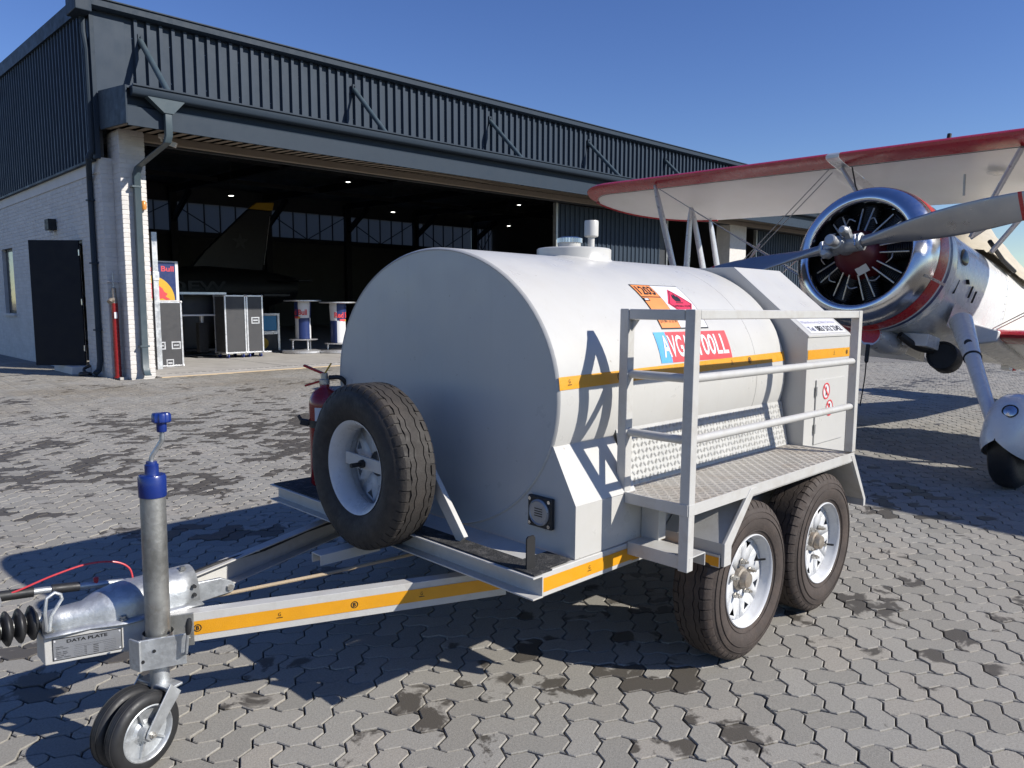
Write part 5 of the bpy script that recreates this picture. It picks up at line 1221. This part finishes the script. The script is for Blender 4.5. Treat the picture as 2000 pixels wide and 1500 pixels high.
tv, tf = text_geo('DEW', 1, .02); decal('lettering', 'insteel', jt, (fit(tv, 8.3, 10.4, 1.85, 2.2), tf), lambda u, v: (u, 25.13, v))
# ------------------------------------------------------------------ biplane (local frame: x nose, y port, z up; a = distance aft of the propeller hub)
hh, tt = R(174), R(11)
nF = Vector((math.cos(hh)*math.cos(tt), math.sin(hh)*math.cos(tt), math.sin(tt)))
lF = Vector((math.cos(hh+math.pi/2), math.sin(hh+math.pi/2), -.026)); lF -= nF*nF.dot(lF); lF.normalize(); uF = nF.cross(lF)
HUB = Vector((4.952, .289, 1.986)); LO = Vector((-1.0, 0, -1.985))
bp = thing('biplane', 'silver and cream biplane with crimson wing edges and round radial engine', 'biplane', zero=True)
O_ = HUB+nF*LO.x+lF*LO.y+uF*LO.z
bp.matrix_world = Matrix(((nF.x, lF.x, uF.x, O_.x), (nF.y, lF.y, uF.y, O_.y), (nF.z, lF.z, uF.z, O_.z), (0, 0, 0, 1)))
OFF[bp.name] = LO
def q(a, b_, h): return (-a, b_, h)
AFT = (-1, 0, 0)
def ring(prof, name, m, n=72, parent=bp, **kw): return MB().lathe(prof, (0, 0, 0), AFT, n).build(name, m, parent, angle=40, **kw)
cow = ring([(.505, .62), (.485, .42), (.476, .32), (.478, .295), (.490, .272), (.510, .262), (.535, .264), (.570, .278), (.603, .305), (.630, .345), (.648, .40), (.6540, .438)], 'engine_cowl', 'chrome'); cow['label'] = 'polished engine cowl ring'
ring([(.6560, .440), (.6595, .475), (.6605, .54), (.6600, .618)], 'cowl_band', 'redp'); ring([(.6600, .619), (.6598, .650)], 'cowl_band', 'white2'); ring([(.6598, .651), (.659, .705)], 'cowl_band', 'navy'); ring([(.659, .706), (.650, .83), (.63, .90), (.60, .94)], 'cowl_skirt', 'aircream')
for sg in (-1, 1):
    b = MB(); t = R(-18)
    P_ = [(.6615*math.cos(t), .6615*math.sin(t), a) for a in (.34, .58)]
    b.add([q(a, sg*r_*math.cos(t+dt), r_*math.sin(t+dt)) for a, r_ in ((.34, .632), (.40, .6505), (.48, .661), (.70, .664)) for dt in (-.018, .018)], [(0, 1, 3, 2), (2, 3, 5, 4), (4, 5, 7, 6)]); b.build('cowl_strap', 'wire', cow, smooth=False)
    for k in range(6): MB().lathe([(.006, 0), (.005, .004), (0, .005)], q(.42+k*.05, sg*.662*math.cos(t), .662*math.sin(t)), (0, sg*math.cos(t), math.sin(t)), 8).build('rivet', 'steel', cow)
# engine
eng = ring([(0, .10), (.05, .10), (.09, .12), (.16, .18), (.205, .25), (.215, .33), (.23, .36), (.235, .50), (.235, .60)], 'crankcase', 'engine', 40); eng['label'] = 'dark red engine crankcase'
ring([(.0, .60), (.50, .60)], 'baffle_plate', 'dark', 40)
for k in range(9):
    t = 2*math.pi*k/9+math.pi/2; e_ = Vector((0, math.cos(t), math.sin(t))); b = MB()
    prof = [(.075, .20)]
    for j in range(11): r0 = .24+j*.020; prof += [(.075, r0), (.088, r0+.002), (.088, r0+.008), (.075, r0+.010)]
    prof += [(.085, .46), (.04, .475), (0, .475)]
    b.lathe(prof, q(.44, 0, 0), e_, 16); b.build('cylinder', 'cyl', bp, angle=30)
    for s_ in (-1, 1):
        t2 = t+s_*.16; e2 = Vector((0, math.cos(t2), math.sin(t2))); t3 = t+s_*.12; e3 = Vector((0, math.cos(t3), math.sin(t3)))
        MB().tube([Vector(q(.285, 0, 0))+e2*.205, Vector(q(.352, 0, 0))+e3*.435], .0085, 10).build('pushrod_tube', 'nut', bp)
    MB().tube(spline([Vector(q(.27, 0, 0))+Vector((0, math.cos(t+.2), math.sin(t+.2)))*.30, Vector(q(.26, 0, 0))+Vector((0, math.cos(t+.35), math.sin(t+.35)))*.335, Vector(q(.29, 0, 0))+Vector((0, math.cos(t+.5), math.sin(t+.5)))*.32], 4), .006, 6).build('ignition_lead', 'wire', bp)
nb = Vector((.85, .25, -.45)).normalized()
b = MB(); cc = Vector(q(.228, .105, -.165)); ux = Vector((0, .86, .5)); ux = (ux-nb*ux.dot(nb)).normalized(); uy = nb.cross(ux)
b.add([cc+nb*.012+ux*sx_*.055+uy*sy_*.036 for sx_, sy_ in ((-1, -1), (1, -1), (1, 1), (-1, 1))], [(0, 1, 2, 3)]); b.build('engine_plate', 'band', bp, smooth=False)
# propeller
PH = R(10.8)
hub = MB().lathe([(0, -.235), (.040, -.235), (.050, -.226), (.050, -.185), (.042, -.180), (.042, -.13), (.058, -.125), (.066, -.10), (.066, -.06), (.072, -.05), (.072, .07), (.06, .12)], (0, 0, 0), AFT, 28).build('propeller_hub', 'hubm', bp, angle=35); hub['label'] = 'two blade propeller hub'
for s_ in (-1, 1):
    er = Vector((0, s_*math.cos(PH), s_*math.sin(PH))); et = Vector((0, -math.sin(PH)*s_, math.cos(PH)*s_)); ax = Vector((-1, 0, 0))
    MB().lathe([(.060, .02), (.072, .04), (.078, .06), (.078, .145), (.070, .152), (.078, .157), (.078, .182), (.054, .188)], (0, 0, 0), er, 28).build('blade_barrel', 'hubm', hub, angle=35)
    # clamp bolts and counterweight
    b = MB().lathe([(.026, -.06), (.040, -.04), (.040, .04), (.026, .06)], Vector((.12, 0, 0))+er*.085+et*.085*1, ax, 16, cap0=True, cap1=True)
    b.bar(Vector((.03, 0, 0))+er*.085+et*.03, Vector((.13, 0, 0))+er*.10+et*.10, .06, .05, er); b.build('counterweight', 'hubm', hub, angle=35, bevel=.004)
    b = MB().tube([er*.15+et*.05+ax*-.08, er*.15+et*-.05+ax*-.08], .010, 8); b.build('clamp_bolt', 'steel', hub)
    rings = []; tips = []
    st = [(.14, .100, .100, 60), (.22, .098, .096, 58), (.30, .112, .080, 52), (.44, .155, .060, 46), (.60, .200, .045, 40), (.78, .232, .034, 34), (.97, .248, .027, 30), (1.16, .245, .022, 26), (1.34, .228, .018, 24), (1.435, .212, .015, 23)]
    tp2 = [(1.436, .212, .0155, 23), (1.50, .19, .013, 22), (1.54, .15, .010, 22), (1.565, .09, .007, 22), (1.575, .03, .004, 22)]
    def sec(r_, ch, th, be):
        be = R(be); cd_ = et*math.cos(be)*-1+ax*math.sin(be); nd = er.cross(cd_); o2 = []
        for k in range(20):
            t = 2*math.pi*k/20; x = math.cos(t)*.5; y = math.sin(t)*.5
            o2.append(er*r_+cd_*ch*(x)+nd*th*y*(1 if th > .07 else (1-.25*x)))
        return o2
    bl = MB().loft([sec(*s) for s in st]).build('blade', 'propm', hub, angle=60)
    MB().loft([sec(*s) for s in tp2]).build('blade_tip', 'redp', hub, angle=60)
    MB().loft([sec(1.385, .224, .0190, 23.6), sec(1.412, .220, .0185, 23.2)]).build('blade_band', 'redp', hub, angle=60)
# fuselage
def sup(a, w_, ht, hb, n=40, e_=2.6):
    o = []
    for k in range(n):
        t = 2*math.pi*k/n; c_, s_ = math.cos(t), math.sin(t)
        hc = (ht+hb)/2; o.append(q(a, w_*math.copysign(abs(c_)**(2/e_), c_), hc+(ht-hb)/2*math.copysign(abs(s_)**(2/e_), s_)))
    return o
fus = MB().loft([sup(.86, .565, .565, -.585, e_=2.1), sup(1.1, .56, .55, -.62, e_=2.2), sup(1.5, .54, .52, -.64, e_=2.4), sup(2.0, .52, .50, -.63), sup(2.58, .50, .50, -.60)]).build('nose_panel', 'aircream', bp, angle=40)
MB().loft([sup(2.582, .502, .502, -.602), sup(3.3, .48, .49, -.57), sup(4.3, .42, .46, -.48), sup(5.6, .26, .40, -.26), sup(7.1, .06, .32, .02)]).build('fuselage', 'cream', bp, angle=40)
b = MB(); b.lathe([(0, .012), (.05, .010), (.075, .003), (.08, 0)], q(1.235, .545, .17), (0.1, 1, .15), 24); o = b.build('inspection_window', 'darkglass', bp, angle=50); 
for i, (a, h, l_, an) in enumerate(((1.18, -.06, .16, -.5), (1.52, -.05, .14, -.5), (1.62, -.08, .14, -.5), (1.34, -.02, .05, .7))):
    p0 = Vector(q(a, .5505, h)); b = MB().bar(p0, p0+Vector((math.sin(an)*l_*-1, -.0, -math.cos(an)*l_)), .008, .016 if i < 3 else .05, (0, 1, 0)); b.build('louvre_slot', 'dark', bp, smooth=False)
b = MB(); b.add([q(1.15, .562, -.28), q(1.62, .548, -.30), q(1.62, .50, -.52), q(1.15, .52, -.50)], [(0, 1, 2, 3)]); b.build('access_panel', 'silver', bp, smooth=False)
for k in range(9): MB().lathe([(.006, 0), (.005, .004), (0, .005)], q(2.52, .505, -.35+k*.08), (0, 1, 0), 8).build('fastener', 'steel', bp)
# belly items
b = MB().tube([q(.66, .06, -.70), q(.95, .06, -.72), q(1.3, .05, -.70)], [.10, .115, .10], 20); eb = b.build('exhaust_stub', 'silver', bp)
MB().lathe([(0, 0), (.085, 0), (.10, .012), (.10, .03)], q(.655, .06, -.70), AFT, 24).build('exhaust_cover', 'redp', eb)
MB().tube(spline([q(.655, .06, -.79), q(.655, .07, -.95), q(.67, .075, -1.12), q(.66, .08, -1.38)]), [.02]*9+[.006]*16, 8).build('cover_strap', 'dark', eb)
b = MB().lathe([(0, .02), (.118, .02), (.122, .0), (.135, .0), (.14, .03), (.14, .20), (.10, .26), (.06, .28)], q(1.30, .46, -.76), (-.96, -.1, -.1), 28, cap1=True); oc_ = b.build('oil_cooler', 'dark', bp, angle=40)
MB().tube(spline([q(.95, .20, -.64), q(1.1, .30, -.72), q(1.3, .36, -.72), q(1.55, .36, -.66)]), .035, 12).build('oil_hose', 'rubber', oc_)
MB().box(q(1.05, .18, -.72), q(1.32, .42, -.60)).build('belly_box', 'spat', bp, bevel=.01)
# landing gear
for s_ in (1, -1):
    top = Vector(q(1.10, s_*.66, -.46)); bot = Vector(q(.30, s_*1.32, -1.36))
    mid_ = top.lerp(bot, .40)
    lg = MB().tube([top, top.lerp(bot, .2), mid_], [.098, .084, .070], 24).build('gear_leg', 'spat', bp, angle=50)
    MB().tube([mid_, mid_.lerp(bot, .02)], .073, 24).build('gear_clamp', 'dark', lg)
    MB().tube([mid_.lerp(bot, .02), bot], [.064, .050], 24).build('gear_fairing', 'spat', lg, angle=50)
    MB().lathe([(0, .006), (.03, .006), (.034, 0)], top.lerp(bot, .25)+Vector((.10, s_*.04, -.01)), (1, s_*.5, .2), 14).build('inspection_cap', 'dark', lg)
    wc_ = Vector(q(.56, s_*1.42, -1.535)); RW = .335
    MB().lathe([(.16, -.075), (.24, -.095), (.30, -.088), (.325, -.065), (RW, -.03), (RW, .03), (.325, .065), (.30, .088), (.24, .095), (.16, .075)], wc_, (0, 1, 0), 48, cap0=True, cap1=True).build('gear_tyre', 'rubber', bp, angle=45)
    # spat: bulbous teardrop open underneath
    b = MB(); us = [i/24 for i in range(25)]; vs_ = [math.pi*(-.22+1.44*j/24) for j in range(25)]
    def spat(u, v):
        an_ = math.pi*min(.999, max(.001, u)); x = (.44 if u < .5 else .80)*math.cos(an_); e2 = math.sin(an_)**(.75 if u < .5 else 1.0); w_ = .19*e2+.002; h_ = .40*e2+.004
        c_, s2 = math.cos(v), math.sin(v); return (wc_.x+x, wc_.y+w_*math.copysign(abs(c_)**.7, c_), wc_.z+.02+h_*(s2 if s2 > 0 else .50*s2)-.05*(1-e2)*0)
    b.grid(spat, us, vs_); sp_ = b.build('wheel_spat', 'spat', bp, angle=60)
    ln = Vector((.85, s_*-.25+.35, .35)).normalized(); lc_ = Vector(spat(.17, math.pi*.40))
    MB().lathe([(.052, -.004), (.056, .004), (.048, .010)], lc_, ln, 24).build('lamp_ring', 'dark', sp_); MB().lathe([(.050, .004), (.035, .014), (0, .02)], lc_, ln, 24).build('landing_light', 'steel', sp_)
# wings
def foil(n=14):
    xs = [(1-math.cos(math.pi*i/n))/2 for i in range(n+1)]
    def yt(x): return 5*.115*(.2969*math.sqrt(x)-.126*x-.3516*x*x+.2843*x**3-.1036*x**4)
    def yc(x): return .045*(2*.4*x-x*x)/.16 if x < .4 else .045*((1-.8)+.8*x-x*x)/.36
    return [(x, yc(x)+yt(x)*1.05) for x in reversed(xs)]+[(x, yc(x)-yt(x)*.8) for x in xs[1:-1]]
FO = foil()
def wing(b0, b1, aL, hL, chord, inc, dih, split=.165, tip=None, tipsgn=1, n=24):
    """returns (leading edge mesh builder, panel mesh builder)"""
    le, pn = MB(), MB(); ringsL, ringsP = [], []
    for i in range(n+1):
        t = i/n; t = math.sin(t*math.pi/2) if tip else t
        bb = b0+(b1-b0)*t; d0 = d1 = 0
        if tip:
            s_ = max(0, (abs(bb)-(abs(b1)-tip))/tip); s_ = min(s_, .9995); s0_ = min(.9995, max(0, (abs(bb)-(abs(b1)-.55))/.55)); d0 = .36*(1-math.sqrt(1-s0_**2.2)); d1 = .80*(1-math.sqrt(1-s_**2.0))
        a0, a1 = aL+chord*d0*.85, aL+chord*(1-d1*.85); ch = max(.02, a1-a0); tk = min(1, ch/chord+.15)
        def P_(x, y):
            aa = a0+x*ch; return q(aa, bb, hL-(aa-aL)*inc+y*chord*tk*(ch/chord)**.25+abs(bb)*dih)
        up = [(x, y) for x, y in FO[:len(FO)//2+1]]; lo_ = [(x, y) for x, y in FO[len(FO)//2:]]
        def interp(lst, xs):
            lst = sorted(lst)
            for (x0, y0), (x1, y1) in zip(lst[:-1], lst[1:]):
                if x0 <= xs <= x1: return y0+(y1-y0)*(xs-x0)/(x1-x0+1e-9)
            return 0
        sp = split*chord/ch if ch > .3 else .4
        yu, yl = interp(up, sp), interp(lo_+[(1, 0)], sp)
        front = [(sp, yu)]+[p for p in up if p[0] < sp]+[p for p in lo_ if 0 < p[0] < sp]+[(sp, yl)]
        nfr = 9
        # resample to fixed counts
        def resample(pts, m_):
            L_ = [0]
            for p0, p1 in zip(pts[:-1], pts[1:]): L_.append(L_[-1]+math.hypot(p1[0]-p0[0], p1[1]-p0[1]))
            out = []
            for k in range(m_):
                s = L_[-1]*k/(m_-1)
                for j in range(len(L_)-1):
                    if L_[j] <= s <= L_[j+1]+1e-9: f = (s-L_[j])/max(1e-9, L_[j+1]-L_[j]); out.append((pts[j][0]+(pts[j+1][0]-pts[j][0])*f, pts[j][1]+(pts[j+1][1]-pts[j][1])*f)); break
            return out
        upp = [(sp, yu)]+sorted([p for p in up if p[0] > sp])
        lop = sorted([p for p in lo_ if p[0] > sp], reverse=True)+[(sp, yl)]
        ringsL.append([P_(x, y) for x, y in resample(front, 15)])
        ringsP.append([P_(x, y) for x, y in resample(upp, 12)]+[P_(x, y) for x, y in resample(lop, 12)])
    for bld, rr in ((le, ringsL), (pn, ringsP)):
        n_ = len(rr[0]); bld.add([p for r_ in rr for p in r_], [(i*n_+j, i*n_+j+1, (i+1)*n_+j+1, (i+1)*n_+j) for i in range(len(rr)-1) for j in range(n_-1)])
    return le, pn, ringsL, ringsP
UA, UH, UC, UI = 1.03, 1.25, 1.46, .115
for (b0, b1, tip) in ((-.94, -4.90, 1.6), (.94, 6.2, 1.1)):  # near panel lengthened out of view to stretch its ground shadow
    le, pn, rl, rp = wing(b0, b1, UA, UH, UC, UI, .0, tip=tip)
    wg = pn.build('upper_wing', 'fabric', bp, angle=50); wg['label'] = 'cream upper wing panel, far side' if b0 < 0 else 'cream upper wing panel, near side'
    le.build('leading_edge', 'redw', wg, angle=50)
    # red bow round the tip and thin pinstripe
    MB().tube([r_[11] for r_ in rp if abs(r_[11][1]) > 3.3], .016, 8).build('tip_bow', 'redw', wg)
    MB().tube([Vector(r_[-1])+Vector((-.012, 0, -.002)) for r_ in rl[:-1]], .0035, 5).build('pinstripe', 'dark', wg)
le, pn, rl, rp = wing(-.79, .94, UA, UH, UC, UI, 0, n=4); wg = pn.build('centre_section', 'fabric', bp, angle=50); le.build('leading_edge', 'redw', wg, angle=50)
MB().tube([Vector(r_[-1])+Vector((-.012, 0, -.002)) for r_ in rl], .0035, 5).build('pinstripe', 'dark', wg)
le, pn, rl, rp = wing(-.935, -.795, UA-.003, UH, UC+.004, UI, 0, n=2); pn.build('joint_strip', 'cream', wg, angle=50); le.build('joint_strip', 'silver', wg, angle=50)
LA, LH = 1.90, -.47
for s_ in (-1, 1):
    le, pn, rl, rp = wing(s_*.50, s_*4.6, LA, LH, UC, UI, .02, tip=1.4); wg = pn.build('lower_wing', 'fabric', bp, angle=50); wg['label'] = 'cream lower wing panel, %s side' % ('near' if s_ > 0 else 'far')
    le.build('leading_edge', 'redw', wg, angle=50)
    MB().tube([r_[11] for r_ in rp if abs(r_[11][1]) > 3.2], .016, 8).build('tip_bow', 'redw', wg)
    MB().loft([[Vector(p) for p in (q(LA-.10, s_*.46, LH-.12), q(LA-.10, s_*.46, LH+.12), q(LA+1.3, s_*.49, LH+.10), q(LA+1.3, s_*.49, LH-.18))], [Vector(p) for p in (q(LA-.02, s_*.72, LH-.05), q(LA-.02, s_*.72, LH+.06), q(LA+1.3, s_*.66, LH+.02), q(LA+1.3, s_*.66, LH-.12))]]).build('wing_root_fairing', 'spat', wg, bevel=.02)
    # interplane struts
    bs = s_*3.4
    for (a0, h0, a1, h1) in ((1.12, 1.20, 2.22, -.44), (1.95, 1.12, 2.95, -.52), (1.92, 1.12, 2.16, -.44), (2.38, 1.08, 3.30, -.56)):
        p0, p1 = Vector(q(a0, bs, h0)), Vector(q(a1, bs, h1)); d_ = (p1-p0).normalized(); sx = Vector((0, 1, 0)); sz = d_.cross(sx).normalized(); rr = []
        for k in range(13):
            t = k/12; wd = (.035+.022*math.sin(math.pi*t)**.5) if t not in (0, 1) else .025
            rr.append([p0.lerp(p1, t)+sz*wd*math.cos(2*math.pi*j/14)+sx*wd*.48*math.sin(2*math.pi*j/14) for j in range(14)])
        MB().loft(rr).build('interplane_strut', 'silver', bp, angle=60)
    # cabane struts
    for (a0, b0, h0, a1, b1, h1) in ((1.26, .86, 1.19, 1.62, .42, .47), (2.12, .86, 1.10, 2.06, .46, .42), (2.12, .86, 1.10, 1.62, .42, .47)):
        p0, p1 = Vector(q(a0, s_*b0, h0)), Vector(q(a1, s_*b1, h1)); d_ = (p1-p0).normalized(); sx = d_.cross(Vector((1, 0, 0))).normalized(); sz = d_.cross(sx); rr = [[p0.lerp(p1, t)+sz*.042*math.cos(2*math.pi*j/14)+sx*.020*math.sin(2*math.pi*j/14) for j in range(14)] for t in (0, .5, 1)]
        MB().loft(rr).build('cabane_strut', 'silver', bp, angle=60)
    # flying and landing wires in pairs
    for a0, a1 in ((1.16, 2.15), (1.24, 2.23), (2.0, 2.95)):
        MB().tube([q(a0, s_*3.34, 1.165-(a0-1.03)*.115), q(a1-.1, s_*.55, -.40)], .0055, 6).build('landing_wire', 'wire', bp)
        MB().tube([q(a0, s_*.95, 1.165-(a0-1.03)*.115), q(a1, s_*3.34, -.46)], .0055, 6).build('flying_wire', 'wire', bp)
    MB().tube([q(1.65, s_*2.0, .48), q(1.9, s_*2.35, .24)], .014, 8).build('wire_spreader', 'silver', bp)
MB().lathe([(.05, 0), (.05, .03), (.035, .06), (0, .07)], q(4.63, 0, -.44), (0, 0, -1), 16).build('beacon', 'redp', bp)
MB().box(q(4.35, -.05, -.53), q(4.47, .05, -.44)).build('strobe', 'white2', bp, bevel=.008)
# small wing fittings
MB().tube([q(1.70, .226, 1.14), q(1.74, .235, .93)], .012, 8).build('temperature_probe', 'wire', bp)
MB().lathe([(0, .01), (.07, .008), (.085, 0)], q(1.755, .49, 1.145), (0, 0, -1), 24).build('inspection_cover', 'cream', bp)
MB().tube([q(1.22, -.72, 1.17), q(1.28, -.68, .98), q(1.4, -.5, .6)], .008, 8).build('fuel_line', 'dark', bp)
MB().lathe([(.02, 0), (.02, .05)], q(1.2, .23, 1.335), (0, 0, 1), 12, cap1=True).build('fuel_cap', 'dark', bp)
# canvas cover over the cockpits
b = MB(); st = [(2.15, .40, .52, .44), (2.45, .44, .78, .40), (2.9, .46, .93, .34), (3.15, .47, .96, .32), (3.5, .46, .84, .34), (3.85, .45, .80, .33), (4.3, .43, .78, .32), (4.8, .40, .55, .34)]
rr = []
for i, (a, w_, ht, hb) in enumerate(st):
    o2 = []
    for k in range(17):
        t = math.pi*k/16; c_, s2 = math.cos(t), math.sin(t); pk = (1-abs(c_))**.8
        o2.append(q(a, w_*1.04*c_+.012*math.sin(i*5+k*3), hb+(ht-hb)*pk+.012*math.sin(i*3.1+k*2.3)))
    rr.append(o2)
n_ = 17; b.add([p for r_ in rr for p in r_], [(i*n_+j, i*n_+j+1, (i+1)*n_+j+1, (i+1)*n_+j) for i in range(len(rr)-1) for j in range(n_-1)])
cv_ = b.build('cockpit_cover', 'tarp', bp, angle=60)
MB().tube([q(2.05, .43, .53), q(2.35, .475, .40), q(2.7, .48, .36)], .022, 8).build('cover_trim', 'dark', cv_)
# tail
b = MB().prism([(6.3, .36), (7.2, .32), (7.5, .75), (7.3, 1.25), (6.9, 1.25)], lambda u, v, t: q(u, t, v), -.03, .03); b.build('tail_fin', 'redw', bp, bevel=.02)
for s_ in (-1, 1): MB().prism([(6.3, s_*.1), (7.2, s_*.05), (7.25, s_*1.5), (6.8, s_*1.6)], lambda u, v, t: q(u, v, t), .28, .33).build('tailplane', 'cream', bp, bevel=.02)
MB().tube([q(6.9, 0, .05), q(7.0, 0, -.42)], .03, 8).build('tail_strut', 'spat', bp)
MB().lathe([(.03, -.04), (.12, -.04), (.13, 0), (.12, .04), (.03, .04)], q(7.0, 0, -.50), (0, 1, 0), 20, cap0=True, cap1=True).build('tail_wheel', 'rubber', bp)
